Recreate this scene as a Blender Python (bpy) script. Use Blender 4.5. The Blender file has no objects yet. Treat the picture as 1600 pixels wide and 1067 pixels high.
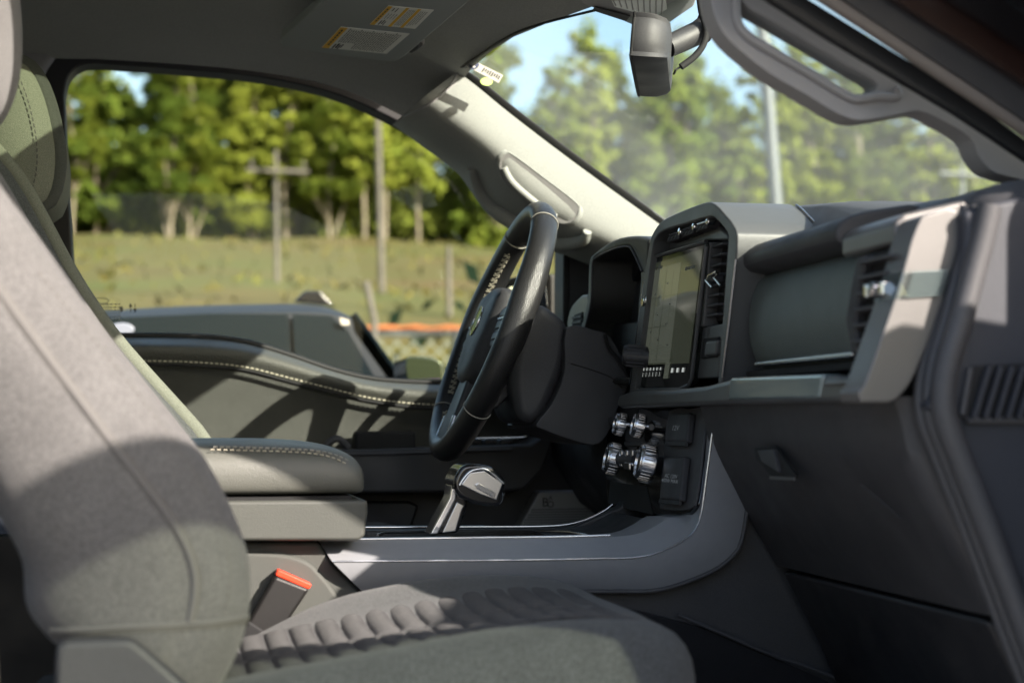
import bpy, bmesh, math, random
from mathutils import Vector as V, Matrix
R = math.radians
random.seed(7)
sc = bpy.context.scene
COL = sc.collection

# ------------------------------------------------------------------ camera
CAM = V((0, 0, 1.30)); YAW = R(11.07); PIT = R(2.73); FPX = 1600 * 60 / 36
cd = bpy.data.cameras.new('camera'); cam = bpy.data.objects.new('camera', cd); COL.objects.link(cam)
cd.lens = 60; cd.sensor_width = 36; cd.clip_start = 0.02; cd.clip_end = 600
cd.dof.use_dof = True; cd.dof.focus_distance = 2.15; cd.dof.aperture_fstop = 4.8
cam.location = CAM; cam.rotation_euler = (math.pi / 2 + PIT, 0, -YAW)
sc.camera = cam
# ------------------------------------------------------------------ sky, sun, exposure
SUN_EL = R(28); SUN_AZ = R(40)            # azimuth from -Y towards +X
to_sun = V((math.sin(SUN_AZ) * math.cos(SUN_EL), -math.cos(SUN_AZ) * math.cos(SUN_EL), math.sin(SUN_EL)))
w = bpy.data.worlds.new('World'); sc.world = w; w.use_nodes = True
nt = w.node_tree; sky = nt.nodes.new('ShaderNodeTexSky'); sky.sky_type = 'NISHITA'; sky.sun_disc = False
sky.sun_elevation = SUN_EL; sky.sun_rotation = math.atan2(to_sun.x, to_sun.y); sky.dust_density = 2.5
bg = nt.nodes['Background']; bg.inputs[1].default_value = 0.115
nt.links.new(sky.outputs[0], bg.inputs[0])
sd = bpy.data.lights.new('sun', 'SUN'); sd.energy = 5.0; sd.angle = R(0.5); sd.color = (1.0, 0.895, 0.79)
sun = bpy.data.objects.new('sun', sd); COL.objects.link(sun)
sun.rotation_euler = to_sun.to_track_quat('Z', 'Y').to_euler()
sun.location = (3, -4, 6)
vs = sc.view_settings; vs.view_transform = 'Standard'; vs.look = 'None'; vs.exposure = 1.55; vs.gamma = 1.0; vs.use_curve_mapping = False
cy = sc.cycles; cy.max_bounces = 10; cy.transparent_max_bounces = 24; cy.diffuse_bounces = 5; cy.glossy_bounces = 4
cy.sample_clamp_indirect = 6; cy.caustics_reflective = False; cy.caustics_refractive = False
try:
    cy.use_denoising = True
except Exception: pass

# ------------------------------------------------------------------ points from measured image positions, at a given real depth
_F = V((math.sin(YAW) * math.cos(PIT), math.cos(YAW) * math.cos(PIT), math.sin(PIT)))
_Rt = V((math.cos(YAW), -math.sin(YAW), 0)); _U = _Rt.cross(_F)
def ray(px, py): return _Rt * ((px - 800) / FPX) + _U * ((533.5 - py) / FPX) + _F
def PY(p, Y): d = ray(*p); return CAM + d * ((Y - CAM.y) / d.y)
def PX(p, X): d = ray(*p); return CAM + d * ((X - CAM.x) / d.x)
def PZ(p, Z): d = ray(*p); return CAM + d * ((Z - CAM.z) / d.z)
def PP(p, p0, n): d = ray(*p); return CAM + d * ((p0 - CAM).dot(n) / d.dot(n))
def LY(pts, Y): return [PY(p, Y) for p in pts]
def LX(pts, X): return [PX(p, X) for p in pts]

# ------------------------------------------------------------------ materials
M = {}
def mat(name, col, rough=0.5, metal=0.0, var=0.0, vscale=8.0, bump=0.0, bscale=400.0, btype='noise', spec=0.5, coat=0.0, col2=None, sheen=0.0, emit=None, estr=0.0, wear=0.0, speck=0.0, sscale=600.0):
    m = bpy.data.materials.new(name); m.use_nodes = True; n = m.node_tree; b = n.nodes['Principled BSDF']
    b.inputs['Base Color'].default_value = (*col, 1); b.inputs['Roughness'].default_value = rough; b.inputs['Metallic'].default_value = metal
    b.inputs['Specular IOR Level'].default_value = spec; b.inputs['Coat Weight'].default_value = coat; b.inputs['Coat Roughness'].default_value = 0.05
    if sheen: b.inputs['Sheen Weight'].default_value = sheen; b.inputs['Sheen Roughness'].default_value = 0.5
    if emit: b.inputs['Emission Color'].default_value = (*emit, 1); b.inputs['Emission Strength'].default_value = estr
    tc = n.nodes.new('ShaderNodeTexCoord')
    if var or col2:
        t = n.nodes.new('ShaderNodeTexNoise'); t.inputs['Scale'].default_value = vscale; t.inputs['Detail'].default_value = 6; t.inputs['Roughness'].default_value = 0.65
        n.links.new(tc.outputs['Object'], t.inputs['Vector'])
        r = n.nodes.new('ShaderNodeValToRGB'); r.color_ramp.elements[0].position = 0.3; r.color_ramp.elements[1].position = 0.7
        c2 = col2 if col2 else tuple(min(1, c * (1 + var)) for c in col); c1 = col if col2 else tuple(c * (1 - var) for c in col)
        r.color_ramp.elements[0].color = (*c1, 1); r.color_ramp.elements[1].color = (*c2, 1)
        n.links.new(t.outputs['Fac'], r.inputs[0]); n.links.new(r.outputs[0], b.inputs['Base Color'])
    if speck:
        t4 = n.nodes.new('ShaderNodeTexNoise'); t4.inputs['Scale'].default_value = sscale; t4.inputs['Detail'].default_value = 1.5
        n.links.new(tc.outputs['Object'], t4.inputs['Vector'])
        m4 = n.nodes.new('ShaderNodeMapRange'); m4.inputs[1].default_value = .35; m4.inputs[2].default_value = .65; m4.inputs[3].default_value = 1 - speck; m4.inputs[4].default_value = 1 + speck
        n.links.new(t4.outputs['Fac'], m4.inputs[0])
        vm = n.nodes.new('ShaderNodeVectorMath'); vm.operation = 'SCALE'; n.links.new(m4.outputs[0], vm.inputs['Scale'])
        lk = b.inputs['Base Color'].links
        if lk: n.links.new(lk[0].from_socket, vm.inputs[0])
        else: vm.inputs[0].default_value = col
        n.links.new(vm.outputs[0], b.inputs['Base Color'])
    if wear:
        t3 = n.nodes.new('ShaderNodeTexNoise'); t3.inputs['Scale'].default_value = 14; t3.inputs['Detail'].default_value = 8
        n.links.new(tc.outputs['Object'], t3.inputs['Vector'])
        mr = n.nodes.new('ShaderNodeMapRange'); mr.inputs[1].default_value = 0.3; mr.inputs[2].default_value = 0.7; mr.inputs[3].default_value = max(0, rough - wear); mr.inputs[4].default_value = min(1, rough + wear)
        n.links.new(t3.outputs['Fac'], mr.inputs[0]); n.links.new(mr.outputs[0], b.inputs['Roughness'])
    if bump:
        bp = n.nodes.new('ShaderNodeBump'); bp.inputs['Strength'].default_value = bump; bp.inputs['Distance'].default_value = 0.001
        if btype == 'noise':
            t2 = n.nodes.new('ShaderNodeTexNoise'); t2.inputs['Detail'].default_value = 3; out = t2.outputs['Fac']
        elif btype == 'voronoi':
            t2 = n.nodes.new('ShaderNodeTexVoronoi'); out = t2.outputs['Distance']
        elif btype == 'wave':
            t2 = n.nodes.new('ShaderNodeTexWave'); t2.bands_direction = 'DIAGONAL'; t2.inputs['Distortion'].default_value = 0.6; out = t2.outputs['Fac']
        t2.inputs['Scale'].default_value = bscale
        n.links.new(tc.outputs['Object'], t2.inputs['Vector']); n.links.new(out, bp.inputs['Height']); n.links.new(bp.outputs[0], b.inputs['Normal'])
    M[name] = m; return m
def glass(name, tint, dust_haze=0.0, f0=0.04, dust_haze_col=(0.8, 0.85, 0.85)):
    m = bpy.data.materials.new(name); m.use_nodes = True; n = m.node_tree; n.nodes.clear()
    out = n.nodes.new('ShaderNodeOutputMaterial'); tr = n.nodes.new('ShaderNodeBsdfTransparent'); tr.inputs[0].default_value = (*tint, 1)
    gl = n.nodes.new('ShaderNodeBsdfGlossy'); gl.inputs['Roughness'].default_value = 0.015; gl.inputs['Color'].default_value = (.9, .95, .95, 1)
    lw = n.nodes.new('ShaderNodeLayerWeight'); lw.inputs[0].default_value = 0.5
    pw = n.nodes.new('ShaderNodeMath'); pw.operation = 'POWER'; pw.inputs[1].default_value = 5
    ma = n.nodes.new('ShaderNodeMath'); ma.operation = 'MULTIPLY_ADD'; ma.inputs[1].default_value = 0.5; ma.inputs[2].default_value = f0
    mx = n.nodes.new('ShaderNodeMixShader')
    n.links.new(lw.outputs['Facing'], pw.inputs[0]); n.links.new(pw.outputs[0], ma.inputs[0]); n.links.new(ma.outputs[0], mx.inputs[0])
    n.links.new(tr.outputs[0], mx.inputs[1]); n.links.new(gl.outputs[0], mx.inputs[2])
    last = mx
    if dust_haze:
        df = n.nodes.new('ShaderNodeBsdfTranslucent'); df.inputs[0].default_value = (*dust_haze_col, 1)
        d2 = n.nodes.new('ShaderNodeBsdfDiffuse'); d2.inputs[0].default_value = (*dust_haze_col, 1)
        ad = n.nodes.new('ShaderNodeMixShader'); n.links.new(df.outputs[0], ad.inputs[1]); n.links.new(d2.outputs[0], ad.inputs[2])
        tc = n.nodes.new('ShaderNodeTexCoord'); ns = n.nodes.new('ShaderNodeTexNoise'); ns.inputs['Scale'].default_value = 5; ns.inputs['Detail'].default_value = 5
        n.links.new(tc.outputs['Object'], ns.inputs['Vector'])
        mr = n.nodes.new('ShaderNodeMapRange'); mr.inputs[1].default_value = .3; mr.inputs[2].default_value = .7; mr.inputs[3].default_value = dust_haze * .5; mr.inputs[4].default_value = dust_haze * 1.5
        n.links.new(ns.outputs['Fac'], mr.inputs[0])
        m3 = n.nodes.new('ShaderNodeMixShader'); n.links.new(mr.outputs[0], m3.inputs[0]); n.links.new(mx.outputs[0], m3.inputs[1]); n.links.new(ad.outputs[0], m3.inputs[2]); last = m3
    n.links.new(last.outputs[0], out.inputs[0]); M[name] = m; return m

mat('headliner', (.37, .375, .355), .9, bump=.5, bscale=500, btype='wave', var=.06, vscale=4, speck=.08, sscale=400)
mat('visor', (.33, .355, .345), .85, bump=.35, bscale=1500)
mat('pillar', (.265, .27, .258), .75, bump=.35, bscale=1400, var=.02, speck=.06, sscale=500)
mat('trim_grey', (.30, .292, .292), .7, bump=.3, bscale=1400)
mat('plastic', (.040, .040, .044), .55, bump=.25, bscale=1500, wear=.12, var=.12, vscale=6, speck=.12, sscale=650)
mat('plastic_mid', (.058, .058, .063), .6, bump=.3, bscale=1300, wear=.1, var=.1, vscale=5, speck=.12, sscale=650)
mat('plastic_dark', (.022, .022, .025), .5, bump=.3, bscale=1400, wear=.12)
mat('endcap', (.032, .035, .045), .6, bump=.3, bscale=1200, var=.08, vscale=4, speck=.12, sscale=650)
mat('matte_black', (.008, .008, .009), .8)
mat('piano', (.006, .006, .007), .12, coat=.6)
mat('leather', (.040, .040, .037), .42, bump=.7, bscale=700, btype='voronoi', wear=.08, var=.1, vscale=12)
mat('leather_door', (.072, .073, .064), .5, bump=.8, bscale=520, btype='voronoi', wear=.08, var=.06, vscale=9)
mat('door_insert', (.072, .073, .064), .75, bump=.8, bscale=650, btype='wave', var=.08, vscale=40)
mat('leather_wheel', (.017, .017, .018), .36, bump=.35, bscale=800, btype='voronoi', wear=.1)
mat('leather_glove', (.095, .115, .110), .42, bump=.4, bscale=900, btype='voronoi', wear=.06, var=.08)
mat('armrest', (.098, .100, .089), .42, bump=.3, bscale=1000, btype='voronoi', wear=.08, var=.06)
mat('armrest_box', (.066, .069, .062), .5, bump=.3, bscale=1100, var=.05)
mat('console_rear', (.062, .065, .059), .7, bump=.4, bscale=1000, var=.05)
mat('silver', (.28, .288, .31), .45, metal=.12, bump=.12, bscale=1800, var=.04, vscale=60, wear=.05)
mat('silver_warm', (.15, .145, .142), .38, metal=.35, bump=.1, bscale=1800, wear=.05)
mat('silver_dash', (.135, .138, .140), .38, metal=.5, bump=.12, bscale=1800, wear=.05)
mat('housing', (.105, .108, .110), .45, metal=.3, bump=.2, bscale=1500, wear=.06)
mat('insert_gloss', (.26, .33, .34), .18, metal=.4, coat=.5)
mat('chrome', (.75, .75, .76), .1, metal=1.0)
mat('chrome_satin', (.55, .55, .57), .25, metal=1.0)
mat('rubber', (.006, .006, .007), .6)
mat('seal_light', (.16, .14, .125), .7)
mat('paint', (.030, .014, .011), .15, metal=.3, coat=.8)  # brown-red reflection on the dark body put into its base colour
mat('paint_black', (.006, .005, .006), .2, coat=.6)
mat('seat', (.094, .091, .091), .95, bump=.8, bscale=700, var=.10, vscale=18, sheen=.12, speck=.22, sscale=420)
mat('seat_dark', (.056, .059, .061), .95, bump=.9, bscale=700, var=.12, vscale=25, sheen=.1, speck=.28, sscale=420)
mat('seat_centre', (.085, .084, .088), .95, bump=.9, bscale=900, btype='wave', var=.10, vscale=30, sheen=.1, speck=.22, sscale=500)
mat('seat_lit_olive', (.16, .165, .135), .95, bump=1.0, bscale=900, var=.35, vscale=900)  # grey fabric coloured olive for sun through the tinted roof glass
mat('seat_edge', (.13, .135, .125), .95, bump=.9, bscale=900, btype='wave', var=.15, vscale=500)
mat('seam', (.10, .095, .09), .9)
mat('piping', (.115, .11, .108), .95, bump=.5, bscale=1500)
mat('stitch', (.40, .37, .29), .8)
mat('stitch_grey', (.30, .29, .26), .85)
mat('carpet', (.012, .012, .014), 1.0, bump=1, bscale=500)
mat('red', (.75, .055, .02), .4)
mat('buckle', (.012, .011, .011), .45, bump=.2, bscale=1200)
mat('label_white', (.88, .88, .82), .6)
mat('label_yellow', (.90, .52, .02), .55)
mat('ink', (.02, .02, .02), .7)
mat('ink_grey', (.16, .16, .14), .7)
mat('print_white', (.7, .7, .7), .6)
mat('sticker', (.45, .42, .38), .6)
mat('badge', (.20, .22, .30), .4)
mat('speaker', (.36, .355, .355), .5, metal=.3)
mat('sticker_green', (.55, .72, .20), .6)
mat('navy', (.02, .03, .07), .5)
mat('lens', (.5, .5, .48), .3)
mat('mirror_face', (.8, .8, .85), .03, metal=1.0)
mat('screen', (.012, .014, .012), .06, coat=.0, spec=.7)
mat('display', (.05, .055, .045), .07, spec=.8, emit=(.50, .55, .42), estr=.035)
mat('display_dim', (.03, .035, .03), .07, spec=.8, emit=(.40, .45, .30), estr=.02)
mat('icon', (.5, .5, .5), .4, emit=(.8, .85, .8), estr=.16)
mat('orange_led', (.5, .1, .0), .4, emit=(1, .3, .05), estr=1.0)
mat('emblem', (.02, .08, .05), .2, metal=.5, coat=.8)  # greenish reflection put into the emblem's base colour
glass('glass_side', (.96, .965, .90), dust_haze=.0, f0=.007)
glass('glass_wind', (.88, .955, .90), dust_haze=.09, dust_haze_col=(.80, .88, .86))  # pale haze over the view put into this film, along with dust
glass('glass_door', (.52, .56, .50), dust_haze=.0)
glass('glass_rear', (.45, .47, .45))
glass('glass_roof', (.62, .68, .58))
glass('clear_lens', (.75, .8, .8), f0=.12)
mat('pale_ground', (.25, .25, .245), .9, var=.25, vscale=3, bump=.5, bscale=60)  # unseen ground, coloured pale so it bounces sun up to the headliner
mat('grass', (.058, .078, .008), .95, col2=(.088, .062, .014), vscale=.30)
mat('grass_blade', (.070, .085, .010), .9, col2=(.09, .068, .016), vscale=.4)
mat('clay', (.36, .12, .04), .95)
mat('bark', (.20, .17, .13), .9, var=.35, vscale=2, bump=1, bscale=15)
mat('bark_pale', (.22, .195, .15), .9, var=.3, vscale=1.5, bump=1, bscale=12)
mat('pole_wood', (.11, .105, .095), .9, var=.2, vscale=2)
mat('pole_steel', (.11, .125, .13), .5, metal=.3)
mat('suv_paint', (.014, .018, .026), .5, spec=.2)
mat('suv_glass', (.004, .008, .011), .25, spec=.10)
mat('suv_mirror', (.045, .06, .035), .2, metal=.5, coat=.6)  # green reflection of the surroundings put into the housing colour
mat('suv_purple', (.06, .025, .10), .2, metal=.4, coat=.6)
mat('tyre', (.012, .012, .012), .9)
mat('wire', (.12, .14, .12), .6, metal=.3)
mat('orange_net', (.34, .11, .035), .8)
def leafmat(name, c1, c2):
    m = bpy.data.materials.new(name); m.use_nodes = True; n = m.node_tree; n.nodes.clear()
    out = n.nodes.new('ShaderNodeOutputMaterial'); df = n.nodes.new('ShaderNodeBsdfDiffuse'); tl = n.nodes.new('ShaderNodeBsdfTranslucent'); mx = n.nodes.new('ShaderNodeMixShader'); mx.inputs[0].default_value = .42
    oi = n.nodes.new('ShaderNodeObjectInfo'); tc = n.nodes.new('ShaderNodeTexCoord'); ns = n.nodes.new('ShaderNodeTexNoise'); ns.inputs['Scale'].default_value = .9; ns.inputs['Detail'].default_value = 3
    n.links.new(tc.outputs['Object'], ns.inputs['Vector'])
    ad = n.nodes.new('ShaderNodeMath'); ad.operation = 'MULTIPLY_ADD'; ad.inputs[1].default_value = .6; n.links.new(oi.outputs['Random'], ad.inputs[0])
    sb = n.nodes.new('ShaderNodeMath'); sb.operation = 'SUBTRACT'; sb.inputs[1].default_value = .3; n.links.new(ns.outputs['Fac'], sb.inputs[0]); n.links.new(sb.outputs[0], ad.inputs[2])
    r = n.nodes.new('ShaderNodeValToRGB'); r.color_ramp.elements[0].position = .2; r.color_ramp.elements[1].position = .75
    r.color_ramp.elements[0].color = (*c1, 1); r.color_ramp.elements[1].color = (*c2, 1)
    n.links.new(ad.outputs[0], r.inputs[0]); n.links.new(r.outputs[0], df.inputs[0]); n.links.new(r.outputs[0], tl.inputs[0])
    n.links.new(df.outputs[0], mx.inputs[1]); n.links.new(tl.outputs[0], mx.inputs[2]); n.links.new(mx.outputs[0], out.inputs[0]); M[name] = m
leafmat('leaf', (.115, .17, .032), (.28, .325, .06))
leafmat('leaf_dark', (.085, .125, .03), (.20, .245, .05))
leafmat('leaf_hedge', (.008, .018, .012), (.02, .035, .02))

# ------------------------------------------------------------------ builders
WL = {}
def thing(name, label, cat, loc, group=None):
    o = bpy.data.objects.new(name, None); COL.objects.link(o); o.location = loc; o.empty_display_size = .05
    o['label'] = label; o['category'] = cat
    if group: o['group'] = group
    WL[o.name] = V(loc); return o
def tag(o, label, cat, group=None):
    o['label'] = label; o['category'] = cat
    if group: o['group'] = group
    return o
def struct(o): o['kind'] = 'structure'; return o
def link(name, me, m, parent=None, label=None):
    o = bpy.data.objects.new(name, me); COL.objects.link(o)
    if m is not None and not me.materials: me.materials.append(M[m] if isinstance(m, str) else m)
    WL[o.name] = V((0, 0, 0))
    if parent is not None:
        o.parent = parent; o.location = -WL[parent.name]
    if label: o['label'] = label
    return o
def finish(o, bevel=0, seg=2, sub=0, ang=35, solid=0):
    me = o.data
    for p in me.polygons: p.use_smooth = True
    if sub:
        s = o.modifiers.new('s', 'SUBSURF'); s.levels = sub; s.render_levels = sub
    else:
        me.set_sharp_from_angle(angle=R(ang))
    if solid:
        s = o.modifiers.new('t', 'SOLIDIFY'); s.thickness = solid; s.offset = 0
    if bevel:
        b = o.modifiers.new('b', 'BEVEL'); b.width = bevel; b.segments = seg; b.limit_method = 'ANGLE'; b.angle_limit = R(30); b.harden_normals = True; b.use_clamp_overlap = True
    return o
def mesh(name, vs_, fs, m, parent=None, bevel=0, seg=2, sub=0, ang=35, label=None, fix=True, solid=0):
    me = bpy.data.meshes.new(name); me.from_pydata([tuple(v) for v in vs_], [], fs); me.update()
    if fix:
        bm = bmesh.new(); bm.from_mesh(me); bmesh.ops.remove_doubles(bm, verts=bm.verts, dist=1e-5); bmesh.ops.recalc_face_normals(bm, faces=bm.faces); bm.to_mesh(me); bm.free()
    o = link(name, me, m, parent, label); return finish(o, bevel, seg, sub, ang, solid)
def cat_rom(pts, n=6, closed=False):
    pts = [V(p) for p in pts]; out = []; N = len(pts)
    rng = range(N) if closed else range(N - 1)
    for i in rng:
        if closed: a, b, c, d = pts[i - 1], pts[i], pts[(i + 1) % N], pts[(i + 2) % N]
        else: a, b, c, d = pts[max(i - 1, 0)], pts[i], pts[i + 1], pts[min(i + 2, N - 1)]
        for k in range(n):
            t = k / n
            out.append(.5 * ((2 * b) + (c - a) * t + (2 * a - 5 * b + 4 * c - d) * t * t + (3 * b - a - 3 * c + d) * t ** 3))
    if not closed: out.append(pts[-1])
    return out
def cr2(pts, n=6, closed=False): return [(p.x, p.y) for p in cat_rom([V((a, b, 0)) for a, b in pts], n, closed)]
def resample(pts, n):
    pts = [V(p) for p in pts]; L = [0]
    for a, b in zip(pts, pts[1:]): L.append(L[-1] + (b - a).length)
    out = []; j = 0
    for i in range(n):
        s = L[-1] * i / (n - 1)
        while j < len(L) - 2 and L[j + 1] < s: j += 1
        k = (s - L[j]) / max(1e-9, L[j + 1] - L[j]); out.append(pts[j].lerp(pts[j + 1], min(1, k)))
    return out
def prism(name, pts, ext, m, parent=None, bevel=.003, seg=2, holes=(), label=None, taper=None):
    """outline (3D points) pushed along ext into a solid; holes are outlines too"""
    bm = bmesh.new(); loops = [pts] + list(holes); ed = []
    for lp in loops:
        vv = [bm.verts.new(p) for p in lp]
        ed += [bm.edges.new((vv[i], vv[(i + 1) % len(vv)])) for i in range(len(vv))]
    if holes: bmesh.ops.triangle_fill(bm, use_beauty=True, edges=ed)
    else: bm.faces.new(bm.verts)
    r = bmesh.ops.extrude_face_region(bm, geom=list(bm.faces)); nv = [g for g in r['geom'] if isinstance(g, bmesh.types.BMVert)]
    bmesh.ops.translate(bm, verts=nv, vec=V(ext))
    if taper:
        c = sum((v.co for v in nv), V()) / len(nv)
        for v in nv: v.co = c + (v.co - c) * taper
    bmesh.ops.recalc_face_normals(bm, faces=bm.faces)
    me = bpy.data.meshes.new(name); bm.to_mesh(me); bm.free()
    return finish(link(name, me, m, parent, label), bevel, seg)
def loft(name, rows, m, parent=None, closed=False, caps=False, sub=0, bevel=0, ang=40, label=None, solid=0):
    """rows: polylines with equal point counts"""
    n = len(rows[0]); vs_ = [p for r in rows for p in r]; fs = []
    for i in range(len(rows) - 1):
        for j in range(n if closed else n - 1):
            a = i * n + j; b = i * n + (j + 1) % n; fs.append((a, b, b + n, a + n))
    if caps:
        fs.append(tuple(range(n))); k = (len(rows) - 1) * n; fs.append(tuple(k + j for j in range(n))[::-1])
    return mesh(name, vs_, fs, m, parent, bevel=bevel, sub=sub, ang=ang, label=label, solid=solid)
def rings(pts, rad, n=10, closed=False, flat=None):
    """cross-section circles along a path (parallel transport)"""
    pts = [V(p) for p in pts]; N = len(pts); out = []; up = None
    for i, p in enumerate(pts):
        if closed: t = (pts[(i + 1) % N] - pts[i - 1])
        else: t = pts[min(i + 1, N - 1)] - pts[max(i - 1, 0)]
        t.normalize()
        if up is None: up = V((0, 0, 1)) if abs(t.z) < .9 else V((1, 0, 0))
        if flat is not None: up = V(flat)
        s = t.cross(up).normalized(); up = s.cross(t).normalized()
        r = rad[i] if isinstance(rad, (list, tuple)) else rad
        rx, ry = r if isinstance(r, tuple) else (r, r)
        out.append([p + s * (math.cos(2 * math.pi * k / n) * rx) + up * (math.sin(2 * math.pi * k / n) * ry) for k in range(n)])
    return out
def tube(name, pts, rad, m, parent=None, n=10, closed=False, flat=None, label=None):
    rs = rings(pts, rad, n, closed, flat)
    if closed: rs = rs + [rs[0]]
    return loft(name, rs, m, parent, closed=True, caps=not closed, ang=60, label=label)
def box(name, c, size, m, parent=None, rot=None, bevel=.003, seg=2, label=None):
    hx, hy, hz = [s / 2 for s in size]; rot = rot or Matrix.Identity(3); c = V(c)
    vs_ = [c + rot @ V((x * hx, y * hy, z * hz)) for x in (-1, 1) for y in (-1, 1) for z in (-1, 1)]
    fs = [(0, 1, 3, 2), (4, 6, 7, 5), (0, 4, 5, 1), (2, 3, 7, 6), (0, 2, 6, 4), (1, 5, 7, 3)]
    return mesh(name, vs_, fs, m, parent, bevel=bevel, seg=seg, label=label)
def disc(name, c, axis, prof, m, parent=None, n=28, label=None, ang=35):
    """lathe: prof = [(radius, distance along axis)]"""
    ax = V(axis).normalized(); u = ax.orthogonal().normalized(); v = ax.cross(u); c = V(c); rows = []
    for r, d in prof: rows.append([c + ax * d + (u * math.cos(2 * math.pi * k / n) + v * math.sin(2 * math.pi * k / n)) * r for k in range(n)])
    return loft(name, rows, m, parent, closed=True, caps=True, label=label, ang=ang)
def profile_y(name, xz, y0, y1, m, parent=None, bevel=.004, seg=3, label=None):
    return prism(name, [V((x, y0, z)) for x, z in xz], (0, y1 - y0, 0), m, parent, bevel, seg, label=label)
def bars(name, segs, wdt, hgt, m, parent=None):
    """many small stitches / strokes joined: segs = [(a,b,normal)]"""
    vs_, fs = [], []
    for a, b, nrm in segs:
        t = (b - a).normalized(); s = t.cross(nrm).normalized() * (wdt / 2); h = nrm.normalized() * hgt; k = len(vs_)
        vs_ += [a - s, a + s, b + s, b - s, a - s + h, a + s + h, b + s + h, b - s + h]
        fs += [tuple(k + i for i in f) for f in ((4, 5, 6, 7), (0, 4, 7, 3), (1, 2, 6, 5), (0, 1, 5, 4), (3, 7, 6, 2), (0, 3, 2, 1))]
    return mesh(name, vs_, fs, m, parent, fix=False)
def dashes(name, path, nrm, m, parent, ln=.004, gap=.0028, wdt=.0013, hgt=.0009):
    pts = [V(p) for p in path]; tot = sum((b - a).length for a, b in zip(pts, pts[1:])); n = int(tot / (ln + gap))
    pp = resample(pts, n * 4 + 1); f = ln / (ln + gap); segs = []
    for i in range(n):
        a, b = pp[i * 4], pp[i * 4 + 4]; segs.append((a, a.lerp(b, f), V(nrm)))
    return bars(name, segs, wdt, hgt, m, parent)
def text(name, s, o0, u, v, size, m, parent, lift=.0006, sx=1.0):
    """lettering: o0 centre, u reading direction, v up direction"""
    cu = bpy.data.curves.new('t', 'FONT'); cu.body = s; cu.size = 1; cu.align_x = 'CENTER'; cu.align_y = 'CENTER'; cu.resolution_u = 2
    ob = bpy.data.objects.new('t', cu); COL.objects.link(ob); dg = bpy.context.evaluated_depsgraph_get(); me = bpy.data.meshes.new_from_object(ob.evaluated_get(dg))
    bpy.data.objects.remove(ob); bpy.data.curves.remove(cu)
    u = V(u).normalized(); nrm = u.cross(V(v)).normalized(); v = nrm.cross(u)
    for vt in me.vertices: vt.co = V(o0) + (u * vt.co.x * sx + v * vt.co.y) * size + nrm * lift
    me.materials.clear(); me.name = name
    return link(name, me, m, parent)
def quadmap(c):
    """c: 4 corners TL,TR,BR,BL -> f(u,v)"""
    return lambda u, v: c[0].lerp(c[1], u).lerp(c[3].lerp(c[2], u), v)
def patches(name, q, rects, nrm, lift, m, parent):
    vs_, fs = [], []
    for u0, v0, u1, v1 in rects:
        k = len(vs_); vs_ += [q(u0, v0) + nrm * lift, q(u1, v0) + nrm * lift, q(u1, v1) + nrm * lift, q(u0, v1) + nrm * lift]; fs.append((k, k + 1, k + 2, k + 3))
    return mesh(name, vs_, fs, m, parent, fix=False)
def cut(o, cutter_pts, ext, mt=None):
    """saw an opening out of a solid"""
    c = prism('cutter', cutter_pts, ext, 'plastic', None, bevel=0)
    md = o.modifiers.new('c', 'BOOLEAN'); md.object = c; md.operation = 'DIFFERENCE'; md.solver = 'EXACT'
    dg = bpy.context.evaluated_depsgraph_get(); me = bpy.data.meshes.new_from_object(o.evaluated_get(dg)); o.modifiers.clear(); o.data = me
    bpy.data.objects.remove(c)
    for p in me.polygons: p.use_smooth = True
    me.set_sharp_from_angle(angle=R(35)); return o
# ================================================================== ground, bank, wood
def bank_h(x, y):
    if y < 13: return 0.0
    t = min(1, (y - 13) / 2.5); base = 2.0 * t * t * (3 - 2 * t)
    k = max(0, min(1, (y - 15.5) / 39)); h = base + 4.9 * k
    h += .30 * math.sin(x * .16 + 1) * k + .12 * math.sin(x * .7 + y * .3) * min(1, k * 3)
    h += -.012 * (x - 3) * k * (1 if x > 3 else .4)
    return h
xs = [-80 + 160 * i / 80 for i in range(81)]; ys = [13 + 90 * (i / 60) ** 1.3 for i in range(61)]
vv = [(x, y, bank_h(x, y) + (-.02 if j == 0 else 0)) for j, y in enumerate(ys) for x in xs]
ff = [(j * 81 + i, j * 81 + i + 1, (j + 1) * 81 + i + 1, (j + 1) * 81 + i) for j in range(60) for i in range(80)]
struct(mesh('grass_bank', vv, ff, 'grass', ang=180))
struct(mesh('ground', [(-250, -250, 0), (250, -250, 0), (250, 300, 0), (-250, 300, 0)], [(0, 1, 2, 3)], 'pale_ground'))
# tufts of long grass on the bank (uncountable)
vv, ff = [], []
for i in range(2500):
    y = 14.5 + 39 * random.random() ** 1.1; x = random.uniform(-8, 34) * (.3 + y / 54 * .7); z = bank_h(x, y); h = random.uniform(.03, .09) * (1 + y / 40); a = random.uniform(0, 6.28); wd = random.uniform(.03, .09); lx, ly = random.uniform(-.18, .18), random.uniform(-.18, .18); k = len(vv)
    vv += [(x - wd * math.cos(a), y - wd * math.sin(a), z - .03), (x + wd * math.cos(a), y + wd * math.sin(a), z - .03), (x + lx, y + ly, z + h)]; ff.append((k, k + 1, k + 2))
o = mesh('long_grass', vv, ff, 'grass_blade', fix=False); o['kind'] = 'stuff'; o['label'] = 'long yellow green grass on the bank'; o['category'] = 'grass'

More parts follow.
